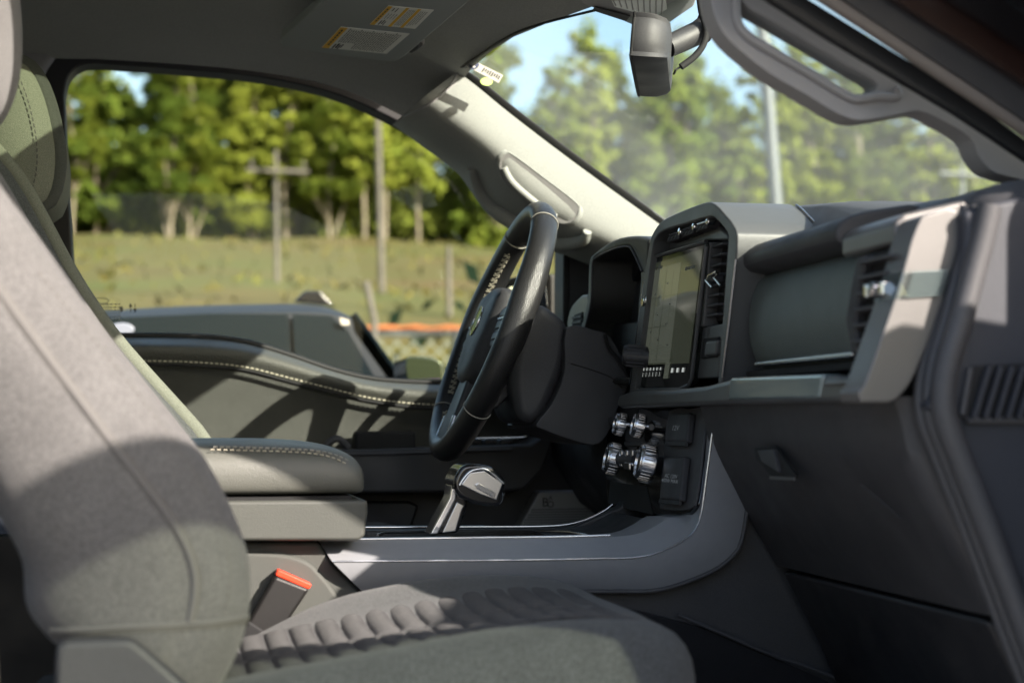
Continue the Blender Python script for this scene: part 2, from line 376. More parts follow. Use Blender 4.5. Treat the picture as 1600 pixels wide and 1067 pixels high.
def leaf_cloud(name, blobs, n, size, m):
    vv, ff = [], []
    for i in range(n):
        c, r = random.choice(blobs)
        p = V((random.gauss(0, .48), random.gauss(0, .48), random.gauss(0, .48)))
        p = V(c) + V((p.x * r[0], p.y * r[1], p.z * r[2])); s = size * random.uniform(.6, 1.5)
        u = V((random.gauss(0, 1), random.gauss(0, 1), random.gauss(0, 1))).normalized(); w_ = u.orthogonal().normalized(); k = len(vv)
        vv += [p - u * s, p + w_ * s * .6, p + u * s, p - w_ * s * .6]; ff.append((k, k + 1, k + 2, k + 3))
    me = bpy.data.meshes.new(name); me.from_pydata([tuple(v) for v in vv], [], ff); me.materials.append(M[m]); return me
def tree_kind(h, spread, n, m, bark, bare, seed):
    random.seed(seed); blobs = []
    for i in range(85):
        z = h * (bare + (.97 - bare) * random.random() ** 1.15); f = 1 - .65 * abs((z / h - (bare + .25)) / .75); a = random.uniform(0, 6.28); d = spread * f * random.uniform(.15, .8)
        r = spread * random.uniform(.10, .22) * (.5 + .5 * f); blobs.append(((math.cos(a) * d, math.sin(a) * d, z), (r, r, r * .75)))
    blobs.append(((0, 0, h * .97), (spread * .25, spread * .25, h * .08)))
    crown = leaf_cloud('crown', blobs, n, .10, m)
    pts = [V((.25 * math.sin(i * .9 + seed) * i / 8, .2 * math.cos(i * 1.1 + seed) * i / 8, h * .95 * i / 8 - .3)) for i in range(9)]
    rs = rings(pts, [.075 * (1 - .085 * i) * (h / 9) for i in range(9)], 8); vs_ = [p for r in rs for p in r]; fs = []
    for i in range(8):
        for j in range(8): fs.append((i * 8 + j, i * 8 + (j + 1) % 8, (i + 1) * 8 + (j + 1) % 8, (i + 1) * 8 + j))
    for b in blobs[:8]:                                            # limbs
        c = V(b[0]); z0 = c.z - .9 - .35 * math.hypot(c.x, c.y); kk = max(0, min(8, (z0 + .3) / (h * .95) * 8)); a0 = pts[int(kk)]; s = V((-c.y, c.x, 0)).normalized() * .04 if c.xy.length > .05 else V((.04, 0, 0)); k = len(vs_)
        vs_ += [a0 - s * 1.4, a0 + s * 1.4, a0 + V((0, 0, .12)), c - s * .4, c + s * .4, c + V((0, 0, .03))]; fs += [(k, k + 1, k + 4, k + 3), (k + 1, k + 2, k + 5, k + 4), (k + 2, k, k + 3, k + 5)]
    me = bpy.data.meshes.new('trunk'); me.from_pydata([tuple(v) for v in vs_], [], fs); me.materials.append(M[bark])
    for p in me.polygons: p.use_smooth = True
    return crown, me
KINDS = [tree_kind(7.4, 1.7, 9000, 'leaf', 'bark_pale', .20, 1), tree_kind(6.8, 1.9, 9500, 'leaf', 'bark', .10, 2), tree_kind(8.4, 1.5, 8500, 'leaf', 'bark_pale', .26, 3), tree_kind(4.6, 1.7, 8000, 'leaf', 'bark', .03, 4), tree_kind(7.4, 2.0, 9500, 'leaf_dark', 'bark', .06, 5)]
KL = ['slender tree with a pale bare trunk at the edge of the wood', 'mid green tree with spreading crown at the edge of the wood', 'tallest thin tree with long pale trunk at the edge of the wood', 'low bushy yellow green tree at the edge of the wood', 'dark green dense tree standing deeper in the wood']
random.seed(11)
def tree(kind, x, y, s, lean=0):
    t = thing('forest_tree', KL[kind], 'tree', (x, y, bank_h(x, y) - .1), 'trees of the wood, kind %s' % 'abcde'[kind])
    t.rotation_euler = (random.uniform(-.03, .03), lean + random.uniform(-.04, .04), random.uniform(0, 6.28) if not lean else 0); t.scale = (s, s, s * random.uniform(.92, 1.08))
    for nm, me in zip(('crown', 'trunk'), KINDS[kind]):
        c = bpy.data.objects.new(nm, me); COL.objects.link(c); c.parent = t
for row, (y0, gap, kinds) in enumerate(((54.5, 1.25, (0, 1, 2, 3, 0, 2, 1)), (57.5, 1.4, (1, 4, 2, 0, 3)), (61, 2.0, (4, 1, 4, 2, 1)), (65, 2.3, (4, 1, 1)))):
    x = -13
    while x < 44:
        fx = 1.0 if x < 7 else (.95 if x < 15 else (1.03 if x < 20 else 1.08))
        tree(random.choice(kinds), x + random.uniform(-.5, .5), y0 + random.uniform(-.9, .9), random.uniform(.80, 1.02) * fx * (1 + .03 * row), 0)
        x += gap * random.uniform(.75, 1.35)
# undergrowth between the trunks reads as one mass
bl = []
random.seed(5)
for i in range(240):
    x = random.uniform(-18, 50); y = random.uniform(57.5, 68); bl.append(((x, y, bank_h(x, y) + random.uniform(.2, 3.2)), (1.6, 1.0, 1.2)))
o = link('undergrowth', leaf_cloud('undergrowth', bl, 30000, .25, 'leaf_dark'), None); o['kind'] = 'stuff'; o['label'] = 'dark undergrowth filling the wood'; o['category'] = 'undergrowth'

bl = []
for i in range(300):
    x = random.uniform(-16, 48); y = random.uniform(55.5, 58); bl.append(((x, y, bank_h(x, y) + random.uniform(.1, 3.4) * (1 if math.sin(x * .8) > -.3 else .5)), (.7, .5, .5)))
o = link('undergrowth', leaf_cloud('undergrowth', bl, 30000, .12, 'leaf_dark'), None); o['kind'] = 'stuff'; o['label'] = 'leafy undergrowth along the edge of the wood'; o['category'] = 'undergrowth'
# ------------------------------------------------------------------ poles
def pole(name, label, pb, pt, Y, r, m, arm=None, ext=0):
    a, b = PY(pb, Y), PY(pt, Y); z0 = bank_h(a.x, Y) - .2; d = (b - a); a2 = a + d * ((z0 - a.z) / d.z); b2 = b + d.normalized() * ext
    t = thing(name, label, 'pole', a2)
    tube('shaft', [a2, a2.lerp(b2, .5), b2], [r * 1.15, r, r * .9], m, t, 12)
    if arm:
        l, rr_ = PY(arm[0], Y - .15), PY(arm[1], Y - .15); c = (l + rr_) / 2
        box('crossarm', c, ((rr_ - l).length, .07, .055), m, t, bevel=.01)
        for k in (-.42, .42): disc('insulator', c + V((k * (rr_ - l).length, 0, .07)), (0, 0, 1), [(.02, 0), (.03, .03), (.02, .05), (.03, .07), (.01, .09)], 'pole_wood', t, 10)
    return t
pole('utility_pole', 'dark wooden utility pole with low crossarm before the wood', (433, 470), (431, 255), 26, .034, 'pole_wood', ((385, 268), (482, 266)), .2)
pole('utility_pole', 'tall plain grey pole in front of the wood, seen left of the steering wheel', (597, 480), (590, 170), 24, .042, 'pole_wood', None, 4)
pole('utility_pole', 'short thin grey post on the grass bank just left of the steering wheel', (702, 485), (701, 385), 19, .03, 'pole_wood')
pole('light_pole', 'thick pale grey steel light pole seen through the windscreen', (1213, 330), (1190, 20), 16, .060, 'pole_steel', None, 5)
pole('utility_pole', 'distant pale pole with crossarm low in the right of the windscreen', (1503, 330), (1503, 268), 30, .06, 'pole_steel', ((1468, 272), (1545, 272)), .1)
# ------------------------------------------------------------------ fence
FY = 12.0
ft = thing('chain_link_fence', 'chain link fence with orange netting along its top behind the parked car', 'fence', (3, FY, 0))
for i in range(13):
    x = -3.3 + i * 1.05 if i else -3.3
    tube('post', [(x, FY, -.1), (x, FY, 1.98)], .03, 'pole_steel', ft, 8)
tube('top_rail', [(-3.3, FY, 1.93), (9.5, FY, 1.93)], .02, 'pole_steel', ft, 8)
segs = []
for i in range(-14, 110):
    x0 = -3.3 + i * .12
    a, b = V((x0, FY, .05)), V((x0 + 1.84, FY, 1.89)); c, d = V((x0, FY + .012, 1.89)), V((x0 + 1.84, FY + .012, .05))
    if x0 > -3.2 and x0 < 7.6: segs += [(a, b, V((0, -1, 0))), (c, d, V((0, -1, 0)))]
o = bars('wire_mesh', segs, .012, .006, 'wire', ft); o['kind'] = 'stuff'
vv, ff = [], []
for i in range(120):
    x = -3.3 + i * 12.8 / 119; y = FY - .06 - .02 * math.sin(i * .8); j = .02 * math.sin(i * 1.7); k = len(vv)
    vv += [(x, y, 1.955 + j * .2), (x, y - .01, 1.985 + j * .2 + .008 * math.sin(i * 2.9))]
    if i: ff.append((k - 2, k, k + 1, k - 1))
mesh('orange_netting', vv, ff, 'orange_net', ft, solid=.006)
p = PY((580, 500), 11.6); tube('leaning_stake', [V((p.x + .05, 11.6, 0)), PY((585, 500), 11.6), PY((572, 440), 11.6)], .022, 'pole_wood', ft, 8)
# hedge behind the fence
bl = [((2.0 + i * .45, 12.6 + .15 * math.sin(i), .85), (.55, .35, 1.05)) for i in range(16)]
o = link('clipped_hedge', leaf_cloud('clipped_hedge', bl, 9000, .085, 'leaf_hedge'), None); tag(o, 'dark green hedge behind the chain link fence', 'hedge')

# ------------------------------------------------------------------ neighbouring car
SY = 3.95
st = thing('parked_car', 'dark blue grey car with tinted windows parked alongside, beyond the side window', 'car', (PY((400, 600), SY).x, SY + .9, 0))
roof = [PY(p, SY + .25) for p in cr2([(-150, 505), (20, 488), (150, 474), (300, 465), (440, 462), (505, 464), (545, 475)], 4)]
ws = [PY(p, SY + .12) for p in cr2([(556, 490), (590, 545), (626, 604)], 4)]
def crown_rows(pts, half=.78):
    rows = []
    for k in range(9):
        u = -1 + 2 * k / 8; rows.append([V((p.x, SY + .9 + u * half, p.z - .055 * u * u)) for p in pts])
    return rows
base_z = 1.02
xr0 = roof[0].x; xw1 = ws[-1].x
# greenhouse solid
prof = roof + ws; lower = [V((xw1 + .12, 0, base_z)), V((xr0 - .45, 0, base_z)), V((xr0 - .35, 0, roof[0].z - .35))]
rows = []
for u, hf in ((-1, .90), (-.93, .80), (-.6, .62), (0, .6), (.6, .62), (.93, .80), (1, .90)):
    top_y = u * .72; bot_y = u * .92; rw = []
    for p in prof + lower:
        k = (p.z - base_z) / (roof[0].z + .12 - base_z); k = max(0, min(1, k)); yy = bot_y + (top_y - bot_y) * k
        rw.append(V((p.x, SY + .9 + yy, p.z - (.05 * abs(u) ** 4 * k))))
    rows.append(rw)
loft('cabin', rows, 'suv_paint', st, closed=True, caps=True, ang=50)
bodyprof = [(xr0 - 1.0, .35), (xr0 - 1.05, .7), (xr0 - .9, 1.0), (xr0 - .4, 1.05), (xw1 + .1, 1.06), (xw1 + .9, .98), (xw1 + 1.25, .86), (xw1 + 1.32, .6), (xw1 + 1.25, .32)]
prism('body', [V((x, SY, z)) for x, z in cr2(bodyprof, 4)], (0, 1.8, 0), 'suv_paint', st, .06, 3)
# side windows and windscreen (each its own pane)
def inset(a, b, f): return a.lerp(b, f)
side = LY([(60, 503), (180, 495), (330, 488), (452, 489), (458, 640), (60, 640)], SY + .1); side = [V((p.x, SY + .9 - (.92 - .20 * max(0, min(1, (p.z - base_z) / (roof[0].z + .12 - base_z)))) - .006, p.z)) for p in side]
prism('side_window', side, (0, .004, 0), 'suv_glass', st, .001)
side = LY([(459, 489), (520, 492), (545, 515), (598, 612), (560, 640), (464, 640)], SY + .1); side = [V((p.x, SY + .9 - (.92 - .20 * max(0, min(1, (p.z - base_z) / (roof[0].z + .12 - base_z)))) - .006, p.z)) for p in side]
prism('side_window', side, (0, .004, 0), 'suv_glass', st, .001)
a, b = ws[0] + V((.012, 0, .01)), ws[-1] + V((.012, 0, .01))
prism('windscreen', [V((a.x, SY + .30, a.z)), V((a.x, SY + 1.5, a.z)), V((b.x, SY + 1.62, b.z)), V((b.x, SY + .18, b.z))], (.008, 0, .006), 'suv_glass', st, .003)
p = PY((489, 459), SY + .5); prism('roof_fin', [p + V((-.05, 0, -.02)), p + V((-.02, 0, .008)), p + V((.02, 0, .008)), p + V((.055, 0, -.03))], (0, .04, 0), 'paint_black', st, .006)
q = LY([(530, 496), (545, 500), (546, 508), (533, 508)], SY + .12); prism('parking_tag', q, (0, -.004, 0), 'sticker', st, .001)
m_ = LY(cr2([(634, 566), (640, 557), (668, 558), (690, 566), (692, 592), (684, 600), (645, 599), (636, 590)], 3, True), SY - .16)
prism('side_mirror', m_, (0, .22, 0), 'suv_mirror', st, .02, 3, label='side mirror coloured with a green reflection, purple lower edge')
prism('mirror_base', LY([(640, 593), (690, 591), (684, 603), (645, 603)], SY - .165), (0, .2, 0), 'suv_purple', st, .006)
q = LY([(560, 600), (640, 592), (640, 604), (560, 612)], SY - .02); prism('mirror_arm', q, (0, .12, 0), 'paint_black', st, .01)
prism('door_badge', [PY((190 + 20 * math.cos(t), 514 + 10 * math.sin(t)), SY - .03) for t in [k * math.pi / 12 for k in range(24)]], (0, .03, 0), 'badge', st, .004)
for x in (xr0 - .1, xw1 + .75):
    for y in (SY + .02, SY + 1.56):
        tw = disc('wheel', (x, y, .34), (0, 1, 0), [(.20, 0), (.30, .0), (.335, .03), (.335, .19), (.30, .22), (.2, .22)], 'tyre', st, 28); disc('rim', (x, y - .004, .34), (0, 1, 0), [(.03, -.01), (.05, .02), (.17, .01), (.19, .0), (.19, .1)], 'chrome_satin', tw, 20)

# ================================================================== truck cab shell
cab = thing('truck_cab', 'pickup truck cab shell with grey headliner, windscreen and roof pillars', 'truck cab', (-.1, 2.03, .45))
CY = 2.03
XF = [(0, .60), (.1, .585), (.226, .547), (.305, .505), (.38, .478), (.45, .463), (.57, .448), (.625, .442), (.68, .442), (.74, .436), (.80, .43), (.83, .42), (1.2, .3)]
def xfront(Y):
    u = abs(Y - CY)
    for (a, x0), (c, x1) in zip(XF, XF[1:]):
        if a <= u <= c: return x0 + (x1 - x0) * (u - a) / (c - a)
WIN = cr2([(-260, 135), (-60, 120), (72, 112), (110, 95), (135, 92), (300, 102), (400, 112), (490, 127), (550, 145), (610, 172), (660, 200), (720, 245)], 4)
winw = [PY(p, 2.86) for p in WIN]
def zwin(X):
    if X <= PY((110, 95), 2.86).x: return PY((120, 93), 2.86).z
    for a, b in zip(winw, winw[1:]):
        if a.x <= X <= b.x and b.x > a.x: return a.z + (b.z - a.z) * (X - a.x) / (b.x - a.x)
    return winw[-1].z - .75 * (X - winw[-1].x)
def zroof(X, Y):
    u = abs(Y - CY); z = 1.932 - .012 * (u / .6) ** 2
    xf = xfront(Y)
    t = max(0, min(1, (X - (xf - .32)) / .32)); return z - .065 * t ** 1.3
NU = 34; us = [i / NU for i in range(NU + 1)]
vprof = [0, .03, .07, .12, .18, .25, .33, .42, .55]                     # distance in from the window edge
cols = []; Yl = 2.86
YS = [2.86, 2.85, 2.83, 2.80, 2.76, 2.70, 2.63, 2.56, 2.5, 2.42, 2.32, 2.2, 2.1]; YS = YS + [2 * CY - y for y in YS[:3:-1]]
rows = []
for Y in YS:
    r = []; u = abs(Y - CY); xe = xfront(Y)
    for i in range(NU + 1):
        X = -1.3 + (xe + 1.3) * (i / NU); zr = zroof(X, Y); zw = zwin(X)
        k = max(0, min(1, (u - .50) / .33)); k = 1 - math.sqrt(max(0, 1 - k ** 2.4)) 
        r.append(V((X, Y, zr + (min(zw, zr) - zr) * k)))
    rows.append(r)
nn = NU + 1; fs = []; vsx = [p for r in rows for p in r]
MX0, MX1, MY0, MY1 = -.75, .20, 1.62, 2.15
for i in range(len(rows) - 1):
    for j in range(nn - 1):
        q = [i * nn + j, i * nn + j + 1, (i + 1) * nn + j + 1, (i + 1) * nn + j]; c = sum((vsx[k] for k in q), V()) / 4
        if MX0 < c.x < MX1 and MY0 < c.y < MY1: continue
        fs.append(tuple(q))
hl = mesh('headliner', vsx, fs, 'headliner', cab, ang=60)
# outer roof skin with the glass roof panel
def roofpatch(x0, x1, y0, y1): return [(x0, y0), (x1, y0), (x1, y1), (x0, y1)]
oz = 1.985
for k, (x0, x1, y0, y1) in enumerate(((-1.4, .50, 1.20, MY0), (-1.4, .50, MY1, 2.86), (MX1, .52, MY0, MY1), (-1.4, MX0, MY0, MY1))):
    box('roof_panel', ((x0 + x1) / 2, (y0 + y1) / 2, oz), (x1 - x0 - .002, y1 - y0 - .002, .02), 'paint', cab, bevel=0)
box('roof_glass', ((MX0 + MX1) / 2, (MY0 + MY1) / 2, oz), (MX1 - MX0, MY1 - MY0, .005), 'glass_roof', cab, bevel=0)
for nm, c, s in (('roof_glass_frame', (MX1 + .01, (MY0 + MY1) / 2, 1.95), (.016, .56, .075)), ('roof_glass_frame', (MX0 - .01, (MY0 + MY1) / 2, 1.95), (.016, .56, .075)), ('roof_glass_frame', ((MX0 + MX1) / 2, MY0 - .01, 1.95), (.93, .016, .075)), ('roof_glass_frame', ((MX0 + MX1) / 2, MY1 + .01, 1.95), (.93, .016, .075))): box(nm, c, s, 'trim_grey', cab)
# rear wall, rear doors, floor
box('rear_wall', (-1.35, CY, .95), (.06, 1.66, .9), 'plastic_mid', cab); box('rear_window', (-1.36, CY, 1.66), (.006, 1.5, .52), 'glass_rear', cab, bevel=0)
for y in (1.20, 2.87):
    box('rear_door_panel', (-.83, y, .98), (.98, .07, .86), 'plastic_mid', cab, bevel=.01); box('rear_door_window', (-.86, y, 1.64), (.92, .005, .46), 'glass_rear', cab, bevel=0); box('roof_rail', (-.83, y, 1.905), (1.0, .07, .075), 'trim_grey', cab, bevel=.01)
box('floor', (-.2, CY, .60), (2.3, 1.62, .06), 'carpet', cab, bevel=0); box('firewall', (1.02, CY, .98), (.05, 1.6, .82), 'carpet', cab, bevel=0)
box('door_sill', (-.1, 1.16, .55), (1.5, .12, .16), 'paint', cab, bevel=.01)
prism('fender', [V((x, 1.07, z)) for x, z in ((.745, .55), (.745, 1.45), (.80, 1.47), (.85, 1.49), (.853, 1.64), (1.05, 1.43), (1.6, 1.28), (2.3, 1.22), (2.35, .6))], (0, .19, 0), 'paint', cab, .02, 3)  # out of view; raised rear corner added to shade the dash end cap
prism('fender', [V((x, 2.80, z)) for x, z in ((.98, .55), (.98, 1.30), (1.05, 1.43), (1.6, 1.28), (2.3, 1.22), (2.35, .6))], (0, .15, 0), 'paint', cab, .02, 3)
box('hood', (1.75, CY, 1.16), (1.25, 1.7, .16), 'paint', cab, bevel=.04)
# B pillars
q = LY([(-220, 60), (90, 70), (90, 92), (70, 120), (70, 190), (80, 330), (95, 470), (150, 560), (130, 700), (-220, 760)], 2.90)
prism('pillar_trim', q, (0, -.05, 0), 'trim_grey', cab, .01, label='grey trim of the pillar behind the driver')
q = [V((-.36, 1.18, .6)), V((-.27, 1.18, 1.2)), V((-.24, 1.18, 1.92)), V((-.40, 1.18, 1.92)), V((-.42, 1.18, .6))]; prism('pillar_trim', q, (0, .1, 0), 'plastic', cab, .01)
p = PY((6, 800), 1.22); tube('door_seal', [V((p.x - .012, 1.21, .7)), V((p.x - .006, 1.21, 1.1)), V((p.x - .01, 1.21, 1.18))], .006, 'seal_light', cab, 10)
# passenger side roof rail over the door opening
prism('roof_rail', [V((x, 1.20, z)) for x, z in ((-.34, 1.905), (.1, 1.915), (.26, 1.895), (.40, 1.83), (.43, 1.86), (.33, 1.935), (.1, 1.965), (-.34, 1.965))], (0, .10, 0), 'trim_grey', cab, .012)

lo_ = LY([(-300, 95), (60, 84), (135, 80), (300, 91), (400, 101), (480, 115), (540, 131), (600, 156), (650, 183), (700, 217), (760, 262), (900, 360)], 2.947)
prism('roof_rail', lo_ + [p + V((0, 0, .12)) for p in lo_[::-1]], (0, .05, 0), 'paint', cab, .006)
# windscreen
def xbase(Y): u = abs(Y - CY); return 1.16 - .28 * (u / .7) ** 2
W_EDGE = cr2([(716, 112), (740, 128), (800, 176), (900, 252), (1025, 342), (1075, 378), (1130, 418)], 4)
wy = lambda t: 2.655 + .10 * t
edge = [PY(p, 2.66 + .08 * i / (len(W_EDGE) - 1)) for i, p in enumerate(W_EDGE)]
ne = len(edge); rows = []
top = [(Y, xfront(Y)) for Y in [2.62, 2.52, 2.42, 2.3, 2.15, 2.03, 1.91, 1.76, 1.64, 1.54, 1.44]]
rows.append(edge)
for Y, xf in top:
    r = []
    for i in range(ne):
        t = i / (ne - 1); e = edge[i]; u = (Y - CY) / .6; bul = 1 - u * u
        zt = zroof(xf, Y) + .006; zb = 1.46; yy = CY + (Y - CY) * (1 + .10 * t)
        xb = xbase(Y); r.append(V((xf + .012 + (xb - xf) * t, yy, zt + (zb - zt) * t + .035 * math.sin(math.pi * t))))
    rows.append(r)
rows.append([V((p.x, 2 * CY - p.y, p.z)) for p in edge])
wsd = loft('windscreen', rows, 'glass_wind', cab, ang=180)
wsd_o = wsd
# black ceramic border
o_ = [PY((p[0] - 3, p[1] + 3), e.y - .006) for p, e in zip(W_EDGE, edge)]; i_ = [PY((p[0] + 9 - 2 * k / len(W_EDGE), p[1] - 4), e.y - .02) for k, (p, e) in enumerate(zip(W_EDGE, edge))]
loft('ceramic_border', [o_, i_], 'rubber', wsd, solid=.002)
hb = cr2([(716, 112), (722, 102), (738, 92), (775, 66), (810, 46), (850, 32), (920, 14), (1000, -5)], 4)
hp = [PZ(p, 1.862) for p in hb]
hb2 = cr2([(728, 120), (731, 106), (745, 96), (780, 70), (815, 50), (854, 37), (922, 20), (1000, 2)], 4)
loft('ceramic_border', [[p + V((-.004, 0, -.004)) for p in hp], [PZ(p, 1.856) for p in hb2]], 'rubber', wsd, solid=.002)
# inspection stickers
q = [PY(p, 2.60) for p in ((737, 94), (786, 118), (779, 130), (729, 104))]; nrm = (q[1] - q[0]).cross(q[3] - q[0]).normalized(); nrm = nrm if nrm.y < 0 else -nrm
s1 = prism('sticker', q, nrm * .0008, 'sticker', wsd, 0); f = quadmap([p + nrm * .0008 for p in q])
c = f(.15, .5); u = (q[1] - q[0]).normalized(); v = (q[0] - q[3]).normalized()
prism('stamp', [c + (u * math.cos(a) * 1.0 + v * math.sin(a)) * .0072 + nrm * .0005 for a in [2 * math.pi * k / 24 for k in range(24)]], nrm * .0004, 'navy', s1, 0); text('stamp_mark', 'S', c + nrm * .0011, u, v, .012, 'label_white', s1)
patches('print', f, [(.42 + .07 * i, .18 + .03 * (i % 3), .45 + .07 * i + .01, .8 - .06 * ((i * 7) % 4)) for i in range(8)], nrm, .0006, 'ink', s1)
c = PY((760, 128), 2.60); prism('sticker', [c + V((math.cos(a) * .0095, 0, math.sin(a) * .0062)) for a in [2 * math.pi * k / 28 for k in range(28)]], (0, -.0008, 0), 'sticker_green', wsd, 0, label='round yellow green sticker')

# driver side roof pillar with its grab handle
Wp = resample([PY(p, 2.655) for p in cr2([(714, 113), (740, 131), (800, 180), (900, 256), (1023, 345), (1060, 372)], 5)], 26)
Dp = resample([PY(p, 2.735) for p in cr2([(628, 184), (680, 222), (735, 264), (775, 318), (830, 358), (880, 386), (960, 420)], 5)], 26)
rows = []
for k in range(11):
    t = k / 10; bul = .10 * math.sin(math.pi * min(1, t * .98)) ** 1.0
    rows.append([a.lerp(b, t) + V((0, -.075 * t + .10 * t ** 9 - .004 * math.sin(math.pi * t), 0)) for a, b in zip(Wp, Dp)])
back = [[p + V((.0, .10, .01)) for p in r] for r in rows]
pil = loft('pillar_trim', rows + [back[-1], back[5], back[0], rows[0]], 'pillar', cab, ang=50, label='sunlit pale grey windscreen pillar trim')
rec = LY(cr2([(781, 236), (797, 238), (850, 277), (905, 320), (911, 336), (900, 352), (880, 355), (862, 346), (820, 314), (786, 286), (774, 262), (773, 244)], 3, True), 2.40)
pil.data.update()
# recess plate and rim
def on_pillar(p, off):
    # nearest bulged pillar surface along the view ray through p
    dep = bpy.context.evaluated_depsgraph_get(); d = ray(*p).normalized(); hit, loc, nrm_, idx = pil.evaluated_get(dep).ray_cast(CAM - (V(pil.matrix_world.translation) if False else V((0, 0, 0))), d)
    return (loc - d * off) if hit else PY(p, 2.70) - d * off
bpy.context.view_layer.update()
rimpx = cr2([(783, 236), (797, 238), (850, 277), (903, 318), (911, 335), (900, 351), (880, 355), (862, 346), (820, 316), (788, 289), (775, 264), (775, 246)], 4, True)
cx_, cy_ = 842, 297
rim0 = [on_pillar(p, -.001) for p in rimpx]
rim1 = [on_pillar((cx_ + (p[0] - cx_) * .965, cy_ + (p[1] - cy_) * .965), .0035) for p in rimpx]
rim2 = [on_pillar((cx_ + (p[0] - cx_) * .90, cy_ + (p[1] - cy_) * .90), .0025) for p in rimpx]
hd = loft('grab_handle', [rim0, rim1, rim2], 'pillar', pil, closed=True, ang=70)
lipx = cr2([(737, 262), (748, 292), (770, 322), (812, 350), (850, 372), (880, 380), (910, 376), (918, 362)], 5)
tube('handle_grip', [on_pillar(p, .006) for p in lipx], [.007 + .010 * math.sin(math.pi * min(1, i / (len(lipx) - 1) * 1.05)) for i in range(len(lipx))], 'pillar', hd, 12)
fl = [on_pillar((cx_ + (p[0] - cx_) * .91, cy_ + (p[1] - cy_) * .91), .0022) for p in rimpx]
prism('handle_recess', fl, (0, .0015, 0), 'trim_grey', hd, 0)
tube('handle_bar', [on_pillar(p, .005) for p in cr2([(787, 262), (800, 285), (830, 312), (868, 340)], 5)], .006, 'pillar', hd, 10)
seam = [on_pillar(p, .001) for p in cr2([(630, 183), (659, 170), (698, 141), (718, 111)], 5)]
tube('headliner_seam', seam, .0018, 'trim_grey', pil, 6)
# rubber strip between pillar and door frame
# ------------------------------------------------------------------ passenger pillar at upper right
outl = cr2([(1040, -340), (1080, -180), (1100, -60), (1108, -20), (1116, 22), (1138, 62), (1200, 113), (1260, 148), (1310, 178), (1345, 188), (1400, 180), (1437, 174), (1475, 190), (1515, 215), (1527, 240), (1548, 266), (1575, 276), (1610, 288), (1680, 340), (1800, 425), (1990, 560)], 3)
outl += [(2030, 530), (1800, 382), (1680, 297), (1600, 247), (1500, 182), (1400, 121), (1300, 63), (1190, -10), (1150, -60), (1120, -180), (1085, -340)]
hole = cr2([(1157, 0), (1170, 12), (1200, 29), (1262, 65), (1324, 102), (1368, 127), (1366, 141), (1342, 147), (1318, 139), (1262, 104), (1200, 67), (1166, 44), (1158, 22)], 3, True)
pp_ = prism('pillar_trim', LY(outl, 1.44), (0, .032, 0), 'trim_grey', cab, .007, 3, holes=[LY(hole, 1.44)], label='grey windscreen pillar trim with open grab handle')
tube('handle_rim', [PY(p, 1.437) for p in cr2([(1150, -10), (1152, 30), (1165, 52), (1200, 76), (1262, 112), (1318, 146), (1342, 155), (1372, 150), (1398, 152), (1404, 146), (1398, 138)], 4)], .0042, 'trim_grey', pp_, 8)
def band(name, lo, up, y0, th, m, bev=.004):
    a_, b_ = resample(LY(lo, y0), 30), resample(LY(up, y0), 30); e_ = V((0, th, 0))
    return loft(name, [a_, b_, [p + e_ for p in b_], [p + e_ for p in a_], a_], m, cab, caps=False, ang=40)
band('door_seal', [(1060, -340), (1115, -180), (1145, -60), (1175, -20), (1300, 60), (1500, 178), (1620, 258), (1720, 325), (2010, 520)], [(1110, -340), (1150, -180), (1190, -60), (1215, -30), (1300, 22), (1500, 146), (1620, 232), (1720, 300), (2010, 495)], 1.385, .012, 'rubber', .004)
tube('door_seal', [PY(p, 1.368) for p in cr2([(1120, -340), (1160, -180), (1205, -70), (1240, -38), (1305, 5), (1400, 67), (1500, 133), (1600, 200), (1700, 272), (2010, 480)], 4)], .0072, 'seal_light', cab, 12, label='pale sunlit rubber door seal')
band('body_flange', [(1135, -340), (1180, -180), (1225, -75), (1262, -38), (1400, 55), (1500, 120), (1600, 188), (1720, 270), (2010, 475)], [(1215, -340), (1260, -180), (1310, -80), (1350, -40), (1400, -8), (1500, 58), (1600, 120), (1720, 205), (2010, 415)], 1.358, .010, 'plastic_dark', .004)
band('outer_pillar', [(1205, -340), (1250, -180), (1300, -75), (1340, -38), (1400, 0), (1500, 64), (1600, 128), (1720, 212), (2010, 422)], [(1290, -340), (1340, -180), (1395, -85), (1440, -38), (1470, -14), (1500, 10), (1600, 78), (1720, 160), (2010, 370)], 1.346, .010, 'paint', .004)
band('outer_pillar', [(1285, -340), (1330, -180), (1385, -85), (1430, -38), (1500, 8), (1600, 76), (1720, 160), (2010, 378)], [(1350, -340), (1410, -180), (1470, -85), (1520, -38), (1560, -8), (1600, 22), (1720, 108), (2010, 325)], 1.334, .010, 'paint_black', .004)

band('pillar_core', [(1130, -340), (1178, -180), (1225, -77), (1262, -40), (1400, 52), (1500, 116), (1600, 182), (1720, 262), (2010, 470)], [(1350, -340), (1410, -180), (1470, -85), (1520, -40), (1560, -6), (1580, 10), (1600, 24), (1720, 108), (2010, 325)], 1.371, .004, 'paint_black', 0)

lo_ = LY([(1200, -340), (1250, -180), (1300, -75), (1340, -38), (1400, 0), (1500, 64), (1600, 128), (1720, 212), (1850, 310), (2100, 490), (2350, 680)], 1.26)
prism('outer_pillar', [p + V((0, 0, .10)) for p in lo_] + [p + V((0, 0, .28)) for p in lo_[::-1]], (0, -.06, 0), 'paint', cab, .01)  # unseen pillar body, added and shaped to keep sun off the trim

